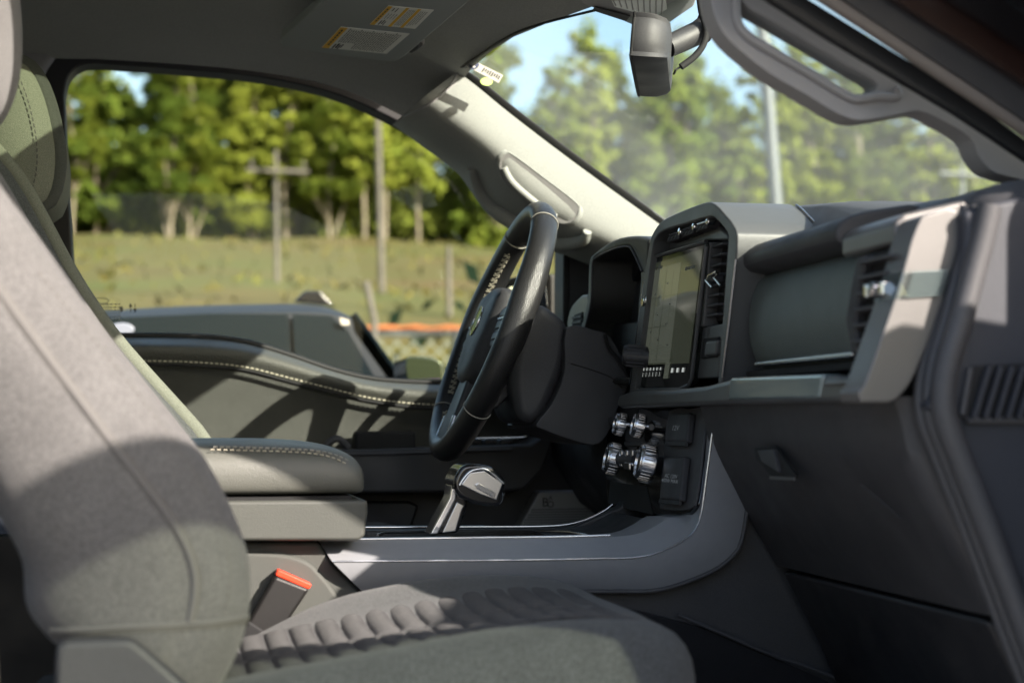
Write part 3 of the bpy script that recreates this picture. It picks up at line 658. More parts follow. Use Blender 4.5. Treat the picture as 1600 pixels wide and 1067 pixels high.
lo_ = resample([p + V((0, 0, .10)) for p in lo_], 30); up_ = resample(LY([(1350, -340), (1410, -180), (1470, -85), (1520, -38), (1560, -8), (1600, 22), (1720, 108), (2010, 325)], 1.335), 30)
loft('outer_pillar', [up_, lo_, [p + V((0, 0, .02)) for p in lo_], [p + V((0, 0, .02)) for p in up_], up_], 'paint_black', cab, ang=40)
# ================================================================== sun visor
A_, B_, C_ = PZ((628, 93), 1.832), PZ((760, -16), 1.832), PZ((437, 71), 1.866)
vn = (B_ - A_).cross(C_ - A_).normalized(); vn = vn if vn.z < 0 else -vn
VP_ = lambda p: PP(p, A_, vn)
visor = thing('sun_visor', 'grey sun visor with two yellow and white warning labels, folded up', 'sun visor', VP_((560, 50)))
vout = cr2([(437, 66), (446, 56), (505, 2), (560, -50), (640, -75), (790, -46)], 4)[:-1] + cr2([(790, -46), (760, -18), (735, 2), (660, 66), (628, 92), (610, 97), (560, 92), (470, 78), (440, 73)], 4)
vb = prism('visor_panel', [VP_(p) for p in vout], -vn * .018, 'visor', visor, .005, 3)
tube('pivot_rod', [VP_((655, 78)) - vn * .008, VP_((648, 86)) - vn * .010, VP_((640, 92)) - vn * .012], .0035, 'plastic_mid', visor, 8)
box('clip', VP_((648, 80)) - vn * .014, (.02, .02, .012), 'trim_grey', visor, bevel=.002)
def warn(c, yel, words, seedn):
    q = [VP_(p) for p in c]; f = quadmap([p + vn * .0007 for p in q]); l = prism('warning_label', q, vn * .0007, 'label_white', visor, 0)
    patches('yellow_band', f, yel, vn, .0003, 'label_yellow', l); random.seed(seedn); rc = []
    for (u, v0, v1) in words:
        v = v0
        while v < v1:
            L_ = random.uniform(.04, .12); rc.append((u, v, u + .014, min(v1, v + L_))); v += L_ + .018
    patches('printed_text', f, rc, vn, .0005, 'ink_grey', l)
    return f, l
f, l = warn(((533, 42), (640, 53), (604, 84), (503, 74)), [(0, 0, .105, 1)], [(.15 + .034 * i, .08 if i % 5 else .02, .93 if i > 7 else .66) for i in range(23)], 3)
patches('warning_heading', f, [(.04, .1 + .11 * i, .066, .18 + .11 * i) for i in range(7)], vn, .0006, 'ink', l)
patches('pictogram', f, [(.14, .76, .165, .97), (.18, .72, .21, .95), (.22, .78, .24, .98), (.25, .74, .27, .9)], vn, .0006, 'ink', l)
f, l = warn(((607, 9), (678, 16), (649, 45), (578, 38)), [(0, 0, .10, 1), (.40, 0, .47, 1), (.66, 0, .73, 1)], [(.16, .35, .62), (.22, .35, .62), (.28, .35, .62), (.34, .35, .62)] + [(.50 + .04 * i, .08, .9) for i in range(4)] + [(.76 + .045 * i, .1, .9 - .05 * i) for i in range(4)], 4)
patches('warning_heading', f, [(.035, .12 + .12 * i, .065, .2 + .12 * i) for i in range(6)], vn, .0006, 'ink', l)
patches('pictogram', f, [(.15, .72, .175, .94), (.2, .68, .225, .9), (.25, .75, .27, .95), (.16, .06, .18, .22), (.24, .05, .26, .25)], vn, .0006, 'ink', l)
box('coat_hook', PY((402, 57), 2.74), (.03, .025, .012), 'trim_grey', cab, bevel=.004)

# ================================================================== overhead console and mirror
oc = thing('overhead_console', 'dark grey overhead console with ribbed lamp lens at the roof front', 'console', PZ((1000, 10), 1.86))
pts = [PZ(p, 1.852) for p in ((905, 5), (925, 14), (985, 40), (1010, 47), (1050, 36), (1085, 12), (1100, -30), (1010, -60), (925, -40))]
b_ = prism('console_shell', pts, (0, 0, .05), 'trim_grey', oc, .006, 3)
q = [PZ(p, 1.851) for p in ((955, -2), (1040, -4), (1042, 12), (1022, 25), (960, 8))]; prism('lamp_lens', q, (0, 0, -.003), 'lens', oc, .001)
for i in range(9):
    k = i / 8; a, b = PZ((957 + 82 * k * .95, 0), 1.8475), PZ((962 + 72 * k, 9 + 14 * min(1, k * 1.3)), 1.8475); tube('lens_rib', [a, b], .0009, 'trim_grey', b_, 6)
q = [PZ(p, 1.8505) for p in ((930, 10), (985, 24), (978, 32), (926, 15))]; prism('slot', q, (0, 0, -.002), 'matte_black', oc, .0005)
for y0 in (2.10,):
    box('roof_button', (.50, y0, 1.872), (.05, .10, .012), 'trim_grey', oc, bevel=.003)
MC = PY((1020, 88), 2.03); mr = thing('rear_view_mirror', 'black rear view mirror with arm and braided cable hanging in front of windscreen', 'mirror', MC)
rot = Matrix.Rotation(R(-17.5), 3, 'Z') @ Matrix.Rotation(R(5), 3, 'Y')
def mloc(x, y, z): return MC + rot @ V((x, y, z))
outm = [(-.125, .0), (-.122, -.030), (-.105, -.040), (.105, -.040), (.122, -.030), (.125, 0), (.118, .028), (.1, .037), (-.1, .037), (-.118, .028)]
om = [(a_, b_ * .72) for a_, b_ in cr2(outm, 3, True)]
rows = [[mloc(x, a * s, b * s) for a, b in om] for x, s in ((-.021, .93), (-.0205, .985), (-.015, 1.0), (-.004, 1.0), (.004, .985), (.017, .90), (.022, .80), (.0235, .6))]
loft('housing', rows, 'plastic', mr, closed=True, caps=True, ang=35)
prism('mirror_glass', [mloc(-.0212, a * .91, b * .91) for a, b in om], rot @ V((-.0012, 0, 0)), 'mirror_face', mr, 0)
tube('bezel', [mloc(-.0195, a * .975, b * .975) for a, b in om], .0025, 'matte_black', mr, 8, closed=True)
a, b = mloc(.018, -.02, .008), PY((1094, 50), 2.02)
tube('arm', [a, a.lerp(b, .35), b], [.0135, .0145, .015], 'plastic', mr, 14)
disc('ball_joint', b, (b - a), [(.004, -.008), (.015, -.004), (.0165, .004), (.012, .013), (.004, .017)], 'plastic_dark', mr, 16)
tube('mount', [b + V((0, 0, 0)), PY((1105, 30), 2.02), PY((1118, 8), 2.04), PY((1135, 60), 2.05)], [.010, .012, .014, .010], 'plastic_dark', mr, 10)
tube('cable', [PY(p, 2.0) for p in cr2([(1092, -10), (1096, 20), (1103, 45), (1100, 68), (1086, 88), (1064, 105)], 5)], .0042, 'matte_black', mr, 8)
tube('plug_wire', [PY((1064, 105), 2.0), PY((1056, 109), 2.0), PY((1053, 116), 2.02)], .0014, 'matte_black', mr, 6)

# ================================================================== driver door
dd = thing('driver_door', 'far front door with black framed window, dark leather sill and beige stitching', 'car door', (.25, 2.88, .6))
topc = cr2([(100, 150), (108, 118), (135, 100), (200, 102.5), (300, 110), (400, 120), (480, 135), (540, 153), (600, 180), (650, 208), (700, 243), (740, 272)], 4)
inner = topc + [(800, 318), (870, 372), (882, 385), (882, 640), (300, 640), (150, 600), (124, 560), (118, 480), (112, 380), (104, 250)]
outer = cr2([(60, 140), (72, 105), (100, 84), (135, 80), (200, 83), (300, 91), (400, 101), (480, 115), (540, 131), (600, 156), (650, 183), (700, 217), (742, 248)], 4) + [(805, 300), (900, 366), (925, 380), (925, 700), (300, 700), (90, 640), (80, 480), (70, 330), (62, 240)]
prism('window_frame', LY(outer, 2.885), (0, .06, 0), 'rubber', dd, .004, holes=[LY(inner, 2.885)])
gpx = [(80, 90), (160, 80), (400, 100), (560, 140), (700, 225), (900, 360), (900, 660), (80, 660)]
wg = prism('window_glass', LY(gpx, 2.915), (0, .004, 0), 'glass_side', dd, 0)
# markings etched on the glass
gq = quadmap(LY([(140, 462), (216, 462), (216, 504), (140, 504)], 2.912)); yn = V((0, -1, 0))
rc = []; random.seed(2)
for r_ in range(6):
    u = .02 + .03 * (r_ % 3)
    while u < .62: L_ = random.uniform(.03, .08); rc.append((u, .30 + .11 * r_, min(.64, u + L_), .345 + .11 * r_)); u += L_ + .02
rc += [(.62, .40, .68, .60)]
patches('glass_marking', gq, rc, yn, .0005, 'ink_grey', wg)
ring = [PY((157 + 13 * math.cos(t), 470 + 4.5 * math.sin(t)), 2.912) for t in [k * math.pi / 12 for k in range(24)]]; tube('glass_marking', ring, .0006, 'ink_grey', wg, 4, closed=True)
for x, up in ((204, 1), (211, -1)):
    a, b = PY((x, 488), 2.9115), PY((x, 474), 2.9115)
    if up < 0: a, b = b, a
    d = (b - a).normalized(); s = V((1, 0, 0)) * .0028
    tube('arrow_marking', [a, b], .0006, 'ink', wg, 4); mesh('arrow_marking', [b + d * .001, b - d * .006 - s, b - d * .006 + s], [(0, 1, 2)], 'ink', wg)
# leather covered sill
sill = cr2([(-60, 528), (100, 527), (185, 527), (300, 528), (380, 536), (450, 556), (520, 580), (580, 594), (640, 599), (700, 600), (800, 600), (900, 598)], 4)
stl = cr2([(-60, 566), (100, 566), (225, 568), (300, 570), (380, 577), (450, 594), (520, 612), (580, 626), (640, 634), (700, 637), (800, 638), (900, 640)], 4)
N = 48; S0 = resample(LY(sill, 2.885), N); S1 = resample(LY(stl, 2.815), N); rows = []
for k in range(9):
    t = k / 8; bul = math.sin(math.pi * t) ** .8
    rows.append([V((a.x + (b.x - a.x) * t, 2.885 + (2.815 - 2.885) * min(1, t * 1.9) ** .75 + (-.012 * math.sin(math.pi * t) if t > .2 else 0), a.z + (b.z - a.z) * t + .004 * bul)) for a, b in zip(S0, S1)])
rows = [[p + V((0, .03, -.004)) for p in S0]] + rows
pad = loft('leather_sill', rows, 'leather_door', dd, ang=80)
tube('window_wiper_seal', [p + V((0, .004, .003)) for p in S0], .005, 'rubber', dd, 8)
S2 = [PY(p, 2.806) for p in [(a, b - 0.5) for a, b in stl]]
dashes('stitching', [p + V((0, -.002, .004)) for p in S2], (0, -1, 0), 'stitch', pad, .0052, .0030, .0022, .0012)
tube('groove', [p + V((0, .001, -.002)) for p in S2], .0022, 'matte_black', pad, 6)
tube('lock_pin', [PY((183, 527), 2.88), PY((183, 518), 2.88)], .0036, 'matte_black', dd, 8)
# insert panel under the sill
I1 = resample(LY([(-60, 712), (300, 710), (600, 706), (900, 700)], 2.835), N); rows = [[p + V((0, .006, -.003)) for p in S1]]
for k in range(1, 6):
    t = k / 5; rows.append([a.lerp(b, t) + V((0, .010 * math.sin(math.pi * t), 0)) for a, b in zip(S1, I1)])
loft('door_insert', rows, 'door_insert', dd, ang=80)
# armrest block and its switch panel
xz = [PY(p, 2.70) for p in ((330, 705), (600, 702), (830, 694), (856, 676), (866, 676), (862, 700), (848, 735), (820, 764), (780, 769), (330, 771))]
prism('armrest', xz, (0, .135, 0), 'plastic', dd, .008, 3)
tube('armrest_highlight_edge', [PY(p, 2.699) for p in ((400, 712), (600, 709), (800, 702))], .003, 'plastic_mid', dd, 6)
sw = prism('switch_panel', [PZ(p, PY((700, 700), 2.71).z + .003) for p in ((668, 693), (836, 690), (830, 684), (672, 686))], (0, 0, .006), 'piano', dd, .001)
tube('chrome_strip', [PY(p, 2.79) for p in cr2([(672, 688), (740, 685), (800, 684), (822, 682), (832, 673)], 4)], .0018, 'chrome', sw, 8)
for i in range(5):
    p = PZ((692 + 24 * i, 690), PY((700, 700), 2.71).z + .012); box('window_switch', p, (.018, .03, .007), 'plastic_dark', sw, bevel=.002)
p = PY((560, 690), 2.75); box('pull_cup', PY((600, 690), 2.80), (.10, .05, .035), 'matte_black', dd, bevel=.006)
tube('door_pull', [PY(p_, 2.76) for p_ in cr2([(505, 704), (515, 690), (530, 686), (545, 700)], 4)], .006, 'plastic_mid', dd, 8)
# lower door
q = LY([(300, 770), (800, 766), (862, 690), (900, 640), (980, 640), (990, 1000), (300, 1000)], 2.83); prism('lower_panel', q, (0, .05, 0), 'plastic_dark', dd, .005)
q = LY([(420, 785), (640, 783), (655, 790), (634, 850), (420, 860)], 2.80); prism('door_pocket', q, (0, .04, 0), 'plastic_dark', dd, .005)
# speaker cover
q = LY([(842, 768), (960, 766), (965, 825), (805, 832), (812, 822)], 2.76); spk = prism('speaker_cover', q, (0, .05, 0), 'speaker', dd, .004, label='grey speaker cover with perforated lower half')
hs = []
f = quadmap(LY([(833, 794), (965, 792), (965, 832), (806, 834)], 2.7595))
hv, hf = [], []
for r_ in range(10):
    for c_ in range(40):
        u = (c_ + .5 * (r_ % 2)) / 40; v = (r_ + .5) / 10; c0 = f(u, v) + V((0, -.0006, 0)); k = len(hv)
        hv += [c0 + V((math.cos(t) * .0013, 0, math.sin(t) * .0013)) for t in [i * math.pi / 3 for i in range(6)]]; hf.append(tuple(range(k, k + 6)))
o = mesh('perforations', hv, hf, 'matte_black', spk, fix=False); o['kind'] = 'stuff'
for s_, (x, y), sz in (('B', (852, 785), .021), ('O', (860, 788), .016), ('A', (860, 778), .010)):
    text('logo_letter', s_, PY((x, y), 2.758), (1, 0, 0), (0, 0, 1), sz, 'ink', spk)
# mirror corner panel and outside mirror
q = LY([(885, 384), (900, 378), (940, 395), (990, 430), (990, 540), (884, 540)], 2.84); prism('mirror_corner_panel', q, (0, .05, 0), 'plastic_mid', dd, .004)
q = LY([(880, 384), (890, 382), (890, 560), (879, 560)], 2.835); prism('window_divider', q, (0, .07, 0), 'rubber', dd, .003)
q = LY(cr2([(778, 470), (782, 446), (800, 434), (840, 429), (876, 430), (884, 445), (884, 500), (860, 530), (800, 520), (782, 500)], 3, True), 3.02); sm = prism('side_mirror', q, (0, .20, 0), 'plastic_dark', dd, .02, 3, label='black outside mirror')
q = LY([(786, 472), (796, 448), (852, 444), (856, 478), (846, 492), (790, 492)], 3.017); prism('mirror_glass', q, (0, .002, 0), 'mirror_face', sm, .0005)
prism('outer_skin', LY([(20, 540), (300, 545), (600, 625), (950, 630), (980, 1300), (20, 1300)], 2.935), (0, .03, 0), 'paint', dd, .005)

# ================================================================== passenger door, swung open beside the camera
HX, HY = .80, 1.06; ang = R(80); dv = V((-math.cos(ang), -math.sin(ang), 0)); dn = V((math.sin(ang), -math.cos(ang), 0))
def dp(s, z, n=0): return V((HX, HY, 0)) + dv * s + V((0, 0, z)) + dn * n
pd = thing('passenger_door', 'open near front door swung out beside the viewpoint', 'car door', dp(.5, .55))
prism('door_panel', [dp(*p) for p in ((.0, .60), (.02, 1.36), (.4, 1.38), (1.08, 1.42), (1.10, .9), (1.04, .58), (.5, .55))], dn * .09, 'plastic', pd, .02, 3)
oc_ = cr2([(0.04, 1.36), (0.22, 1.58), (0.4, 1.785), (0.56, 1.885), (0.75, 1.927), (0.95, 1.937), (1.05, 1.927)], 4); ic_ = cr2([(0.12, 1.38), (0.26, 1.55), (0.43, 1.73), (0.58, 1.823), (0.75, 1.861), (0.9, 1.871), (0.985, 1.865)], 4)
prism('door_frame', [dp(*p) for p in oc_ + [(1.08, 1.4), (1.02, 1.4)] + ic_[::-1]], dn * .05, 'rubber', pd, .01)
prism('window_glass', [dp(s, z, .02) for s, z in [(0.05, 1.34)] + ic_ + [(1.03, 1.39)]], dn * .005, 'glass_door', pd, 0)
box('armrest', dp(.6, 1.15, -.02), (.10, .5, .10), 'leather', pd, bevel=.02)

mo = [(.07, 1.45), (.09, 1.63), (.13, 1.652), (.24, 1.652), (.28, 1.62), (.28, 1.44), (.24, 1.42), (.1, 1.42)]
prism('side_mirror', [dp(.10, z, n) for n, z in mo], dv * .16, 'plastic_dark', pd, .02, 3)
prism('mirror_glass', [dp(.2615, 1.535 + (z - 1.535) * .85, .175 + (n - .175) * .85) for n, z in mo], dv * .002, 'mirror_face', pd, 0)
# ================================================================== dashboard
db = thing('dashboard', 'dark truck dashboard with centre touch screen, silver trim and glovebox', 'dashboard', (.75, CY, .9))
# padded top running under the windscreen
topxz = [(.660, 1.44), (.664, 1.488), (.69, 1.505), (.75, 1.512), (.90, 1.505), (1.10, 1.45), (1.13, 1.40), (1.10, 1.2), (.72, 1.2)]
rows = []
for Y in [1.31, 1.36, 1.45, 1.6, 1.75, 1.9, 2.1, 2.3, 2.5, 2.65, 2.76]:
    k = max(0, min(1, (Y - 1.5) / .4)); k = k * k * (3 - 2 * k); rows.append([V((x, Y, z + (.045 * k if z > 1.48 and x > .68 else (.02 * k if z > 1.48 else 0)) - (.022 if Y < 1.33 and z > 1.43 else 0))) for x, z in cr2(topxz, 3, True)])
loft('top_pad', rows, 'plastic_mid', db, closed=True, caps=True, ang=60)
# padded roll above the glovebox
profile_y('padded_roll', cr2([(.604, 1.462), (.595, 1.469), (.594, 1.479), (.608, 1.491), (.64, 1.499), (.69, 1.502), (.69, 1.462), (.64, 1.458)], 2, True), 1.480, 1.775, 'plastic', db, .008, 3)
# upper glovebox lid, a soft bulge
gxz = [(.625, 1.462), (.614, 1.452), (.606, 1.432), (.603, 1.408), (.605, 1.385), (.612, 1.365), (.624, 1.354), (.68, 1.354), (.68, 1.462)]
rows = []
for Y in (1.425, 1.432, 1.445, 1.5, 1.6, 1.7, 1.752, 1.762, 1.772):
    e = .012 if Y in (1.425, 1.772) else (.004 if Y in (1.432, 1.762) else 0)
    rows.append([V((x + e * (1 if x < .65 else 0), Y + (.02 * math.sin(math.pi * (z - 1.352) / .11) * (-1 if Y > 1.6 else 1)) * (1 if Y < 1.43 or Y > 1.76 else 0) * 0, z)) for x, z in cr2(gxz[:7], 4) + gxz[7:]])
gb = loft('upper_glovebox', rows, 'leather_glove', db, closed=True, caps=True, ang=50)
box('lid_pull', (.610, 1.60, 1.3625), (.016, .27, .005), 'chrome_satin', gb, bevel=.002)
box('lid_gap', (.622, 1.60, 1.3525), (.03, .35, .007), 'matte_black', gb, bevel=.001)
# silver C frame at the passenger end: bottom bar, upright, top bar
side = cr2([(1340, 612), (1352, 596), (1375, 532), (1397, 469), (1414, 412), (1424, 375), (1434, 350)], 3) + [(1440, 338), (1480, 325), (1496, 328), (1504, 362)] + cr2([(1491, 410), (1476, 460), (1456, 520), (1440, 560), (1425, 594), (1405, 620), (1388, 629)], 3) + [(1345, 629)]
fr = prism('silver_frame', LY(side, 1.315), (0, .042, 0), 'silver_warm', db, .006, 3)
q = [PY(p, 1.357) for p in ((1440, 340), (1480, 326), (1496, 329), (1499, 343), (1440, 357))]
profile_y('silver_frame_top', [(.598, 1.452), (.598, 1.470), (.606, 1.478), (.665, 1.492), (.665, 1.452)], 1.358, 1.478, 'silver_warm', db, .004)
ins = [PY(p, 1.3125) for p in ((1411, 424), (1488, 420), (1476, 462), (1398, 467))]
cl = prism('clear_insert', ins, (0, .046, 0), 'clear_lens', db, .002); prism('insert_back', [p + V((.004, .004, 0)) for p in ins], (0, .002, 0), 'chrome_satin', cl, 0)
for k in range(6):
    a, b = ins[0].lerp(ins[3], (k + .5) / 6), ins[1].lerp(ins[2], (k + .5) / 6); bars('insert_line', [(a.lerp(b, .2), a.lerp(b, .9), V((0, -1, 0)))], .0012, .0012, 'insert_gloss', cl)
# trim bar across the dash
TX = .572
bar = [(962, 634), (966, 617), (985, 611), (1050, 609), (1100, 603), (1141, 592), (1200, 590), (1285, 586), (1345, 591), (1356, 600), (1350, 629), (1285, 629), (1140, 632), (1000, 637), (968, 638)]
tb = prism('trim_bar', LX(bar, TX), (.06, 0, 0), 'silver_dash', db, .006, 3)
prism('trim_insert', LX([(1141, 590), (1285, 584.5), (1278, 622), (1137, 625)], TX - .0022), (.02, 0, 0), 'insert_gloss', tb, .003)
tube('trim_lip', LX([(1290, 600), (1345, 596), (1368, 560)], TX - .001), .002, 'silver_warm', tb, 8)
# right hand air vent
vq = [(1352, 398), (1404, 384), (1398, 425), (1362, 545), (1334, 549), (1330, 500), (1338, 450)]
vt = prism('side_vent', LX(vq, .597), (.05, 0, 0), 'matte_black', db, .003)
prism('vent_frame', LX([(1338, 402), (1352, 398), (1343, 450), (1336, 500), (1340, 552), (1330, 556), (1320, 500), (1328, 450)], .588), (.03, 0, 0), 'plastic', vt, .003)
for i in range(6):
    t = i / 5.; y = 405 + 128 * t; x0 = 1350 - 12 * t; x1 = 1402 - 36 * t
    a, b = PX((x0, y + 3), .590), PX((x1, y - 3), .590); c = (a + b) / 2; box('slat', c, (.012, (a - b).length, .0035), 'plastic_mid', vt, bevel=.001)
kb = PX((1373, 453), .580); disc('vent_knob', kb, (-1, -.15, .05), [(.004, -.012), (.007, -.010), (.0075, .002), (.006, .008), (.003, .009)], 'chrome_satin', vt, 14)
for s in (-.016, .016): box('vent_knob', kb + V((0, s, 0)), (.012, .007, .012), 'chrome', vt, bevel=.002)
# lower dash, glovebox door
lower = [(.583, 1.322), (.590, 1.300), (.600, 1.265), (.640, 1.195), (.675, 1.137), (.76, 1.137), (.76, 1.322)]
rows = []
for Y in (1.335, 1.342, 1.36, 1.5, 1.7, 1.87):
    e = {1.335: .018, 1.342: .005}.get(Y, 0); rows.append([V((x + (e if x < .7 else 0), Y, z)) for x, z in cr2(lower[:5], 4) + lower[5:]])
gl_ = loft('glovebox_door', rows, 'plastic', db, closed=True, caps=True, ang=45)
q = [PX(p, .588) for p in ((1178, 699), (1210, 697), (1243, 742), (1240, 749), (1205, 744), (1180, 716))]
for a_, b_ in (((1345, 757), (1372, 778)), ((1372, 779), (1408, 808)), ((1330, 842), (1362, 852)), ((1362, 852), (1402, 868))):
    p_, q_ = [PP(w_, V((.640, 1.5, 1.195)), V((.055, 0, .0405)).normalized()) for w_ in (a_, b_)]; bars('scuff', [(p_, q_, V((-.055, 0, -.0405)).normalized())], .0012, .0006, 'plastic_mid', gl_)
lt = prism('glovebox_latch', q, (.004, 0, 0), 'matte_black', gl_, .001)
prism('latch_button', [PX(p, .584) for p in ((1183, 704), (1208, 702), (1216, 738), (1190, 722))], (.005, 0, 0), 'plastic', lt, .001)
bars('latch_lip', [(PX((1205, 746), .586), PX((1243, 748), .586), V((-1, 0, 0)))], .003, .002, 'silver_dash', lt)
low2 = [(.677, 1.132), (.72, 1.05), (.76, .96), (.86, .9), (.90, .9), (.90, 1.132)]
profile_y('knee_panel', low2, 1.36, 1.86, 'plastic_dark', db, .006)
# end cap seen through the open door
ec = LY([(1448, 640), (1462, 600), (1496, 450), (1508, 390), (1509, 350), (1505, 330), (1540, 318), (1620, 304), (1760, 300), (1760, 1200), (1640, 1120), (1606, 1000), (1540, 830), (1496, 700), (1478, 650)], 1.30)
cap = prism('end_cap', ec, (0, .03, 0), 'endcap', db, .006, 3)
for k, (dx, yy, rr) in enumerate(((0, 1.298, .0105), (-22, 1.312, .006), (-37, 1.322, .005))):
    tube('edge_moulding', [PY((x + dx, y), yy) for x, y in cr2([(1546, 322), (1536, 370), (1520, 430), (1501, 500), (1482, 560), (1474, 610), (1478, 655), (1500, 715), (1540, 815), (1600, 975), (1660, 1130)], 4)], rr, 'plastic_mid', db, 10)
vs2 = LY([(1512, 583), (1520, 572), (1640, 566), (1640, 656), (1506, 655), (1502, 645)], 1.2985); sv = prism('end_vent', vs2, (0, -.0015, 0), 'matte_black', cap, .0006)
tube('vent_rim', [PY(p, 1.297) for p in ((1516, 575), (1503, 648), (1510, 657), (1640, 657))], .003, 'plastic_mid', sv, 8)
for i in range(7):
    x = 1533 + 17.5 * i; a, b = PY((x + 10, 573), 1.294), PY((x - 14, 652), 1.294); bars('slat', [(a, b, V((0, -1, 0)))], .0035, .005, 'endcap', sv)
# instrument hood
hx = .592
ho = cr2([(903, 560), (905, 520), (917, 470), (920, 410), (928, 395), (957, 375), (982, 369), (1004, 369.5), (1013, 374)], 3) + [(1010, 430), (1004, 480), (996, 600), (910, 600)]
hi = cr2([(911, 560), (914, 515), (924, 470), (926, 414), (933, 402), (960, 389), (980, 385.5), (988, 392), (1000, 424), (997, 470)], 3) + [(988, 590), (920, 590)]
hood = prism('instrument_hood', LX(ho, hx), (.16, 0, 0), 'leather', db, .006, 3, holes=[LX(hi, hx)])
tube('hood_edge', [PX(p, hx - .001) for p in cr2([(911, 530), (914, 515), (924, 470), (926, 414), (933, 402), (960, 389), (980, 385.5), (988, 392), (1003, 424)], 4)], .0016, 'plastic_mid', hood, 6)
prism('gauge_screen', LX([(905, 600), (905, 380), (1040, 370), (1040, 600)], hx + .11), (.01, 0, 0), 'piano', hood, 0)
prism('gauge_shroud', LX([(930, 402), (985, 388), (1000, 420), (988, 440), (950, 425)], hx + .06), (.05, 0, 0), 'plastic_dark', hood, .004)
# driver side vent by the door
q = [PX(p, .60) for p in cr2([(886, 505), (890, 485), (900, 470), (918, 460), (918, 512), (905, 516), (890, 516)], 2, True)]; dvv = prism('driver_vent', q, (.06, 0, 0), 'silver_dash', db, .003)
prism('vent_opening', LX([(893, 506), (897, 492), (910, 487), (910, 510), (896, 512)], .5985), (.004, 0, 0), 'matte_black', dvv, .001)
for y_ in (497, 505): bars('slat', [(PX((895, y_), .598), PX((909, y_ - 3), .598), V((-1, 0, 0)))], .003, .002, 'plastic', dvv)
prism('dash_fill', LX([(884, 515), (1010, 500), (1010, 640), (955, 640), (900, 560)], .635), (.15, 0, 0), 'plastic_dark', db, .004)
prism('knee_bolster', [V((x + .02, 2.20, z)) for x, z in ((.60, 1.36), (.58, 1.30), (.585, 1.24), (.63, 1.17), (.70, 1.12), (.8, 1.12), (.8, 1.36))], (0, .55, 0), 'plastic_dark', db, .01, 3)
# centre housing round the screen
HXP = .585
ow = cr2([(982, 622), (988, 575), (1003, 455), (1014, 385), (1019, 366), (1033, 346), (1060, 332), (1098, 317.5), (1112, 317), (1123, 325)], 3) + cr2([(1123, 325), (1148, 356), (1151, 384), (1149, 412), (1139, 500), (1125, 620)], 3)[1:]
iw = cr2([(991, 608), (1003, 520), (1018, 398), (1024, 373), (1038, 360), (1070, 350), (1108, 339), (1119, 343), (1136, 363), (1138, 374)], 3) + [(1136, 400), (1121, 606)]
hs_ = prism('screen_housing', LX(ow, HXP), (.095, 0, 0), 'housing', db, .005, 3, holes=[LX(iw, HXP)], label='grey frame round the touch screen')
tube('chrome_edge', [PX(p, HXP - .001) for p in ((1150, 405), (1140, 496), (1129, 589))], .0014, 'chrome_satin', hs_, 8)
e1 = [PX(p, HXP) + V((.096, -.0005, .001)) for p in ow[25:37]]; tube('chrome_edge', e1, .0016, 'chrome_satin', hs_, 8)
tube('screen_side_chrome', [PX(p, HXP + .002) for p in ((1006, 440), (1000, 490), (990, 560), (984, 600))], .0012, 'chrome', hs_, 6)
prism('button_panel', LX([(1012, 412), (1026, 372), (1038, 362), (1110, 341), (1136, 366), (1138, 376), (1105, 376), (1020, 398)], HXP + .022), (.03, 0, 0), 'housing', hs_, .003)
for i in range(3):
    x, y = 1054 + 22 * i, 372 - 8.2 * i
    q = [(x - 13, y + 8), (x - 7, y - 6), (x + 11, y - 12), (x + 5, y + 2)]; k_ = prism('toggle_button', LX(q, HXP + .008), (.016, 0, 0), 'plastic', hs_, .002)
    for j in range(3): bars('grip_line', [(PX((x - 10 + 5.2 * j, y + 4 - 1.7 * j), HXP + .0075), PX((x - 5 + 5.2 * j, y - 4 - 1.7 * j), HXP + .0075), V((-1, 0, 0)))], .002, .0008, 'plastic_mid', k_)
    disc('chrome_tip', PX((x + 9, y - 10), HXP + .006), (-1, 0, 0), [(.001, .003), (.0045, .002), (.005, 0), (.005, -.006)], 'chrome', k_, 12)
    tube('chrome_bar', [PX((x - 7, y - 5), HXP + .006), PX((x + 8, y - 9.5), HXP + .006)], .0018, 'chrome_satin', k_, 6)
SX = HXP + .008
scr = prism('touch_screen', LX([(1017, 404), (1102, 379), (1103, 384), (1080, 590), (1076, 600), (1062, 606), (1005, 607), (998, 600)], SX), (.012, 0, 0), 'screen', db, .002, label='portrait touch screen with reflections and icon bar')
tube('screen_bezel', [PX(p, SX - .001) for p in ((1016, 403), (1103, 377.5), (1104, 385), (1081, 591), (1076, 602), (1062, 608), (1004, 609), (996, 601))], .0026, 'housing', scr, 6, closed=True)
xn = V((-1, 0, 0)); sq = quadmap(LX([(1023, 412), (1099, 389), (1077, 570), (1004, 573)], SX))
patches('map_view', sq, [(.0, .0, 1, .985)], xn, .0006, 'display_dim', scr)
patches('map_view', sq, [(.0, .06, .60, .97)], xn, .0008, 'display', scr)
patches('map_road', sq, [(.30, .10, .315, .95), (.0, .34, .60, .348), (.12, .34, .127, .8), (.0, .62, .45, .628), (.46, .12, .467, .62)], xn, .0009, 'display_dim', scr)
random.seed(9); patches('map_text', sq, [(.06 + .05 * i, .04, .09 + .05 * i, .07) for i in range(3)] + [(.70 + .05 * i, .12, .735 + .05 * i, .15) for i in range(4)] + [(random.uniform(.05, .5), v, random.uniform(.52, .56), v + .006) for v in ()] + [(u, v, u + .03, v + .012) for u, v in ((.1, .3), (.35, .22), (.2, .5), (.45, .42), (.1, .66), (.28, .74), (.42, .6), (.5, .8))], xn, .001, 'ink_grey', scr)
sb_ = quadmap(LX([(1004, 573), (1077, 570), (1074, 590), (1001, 593)], SX))
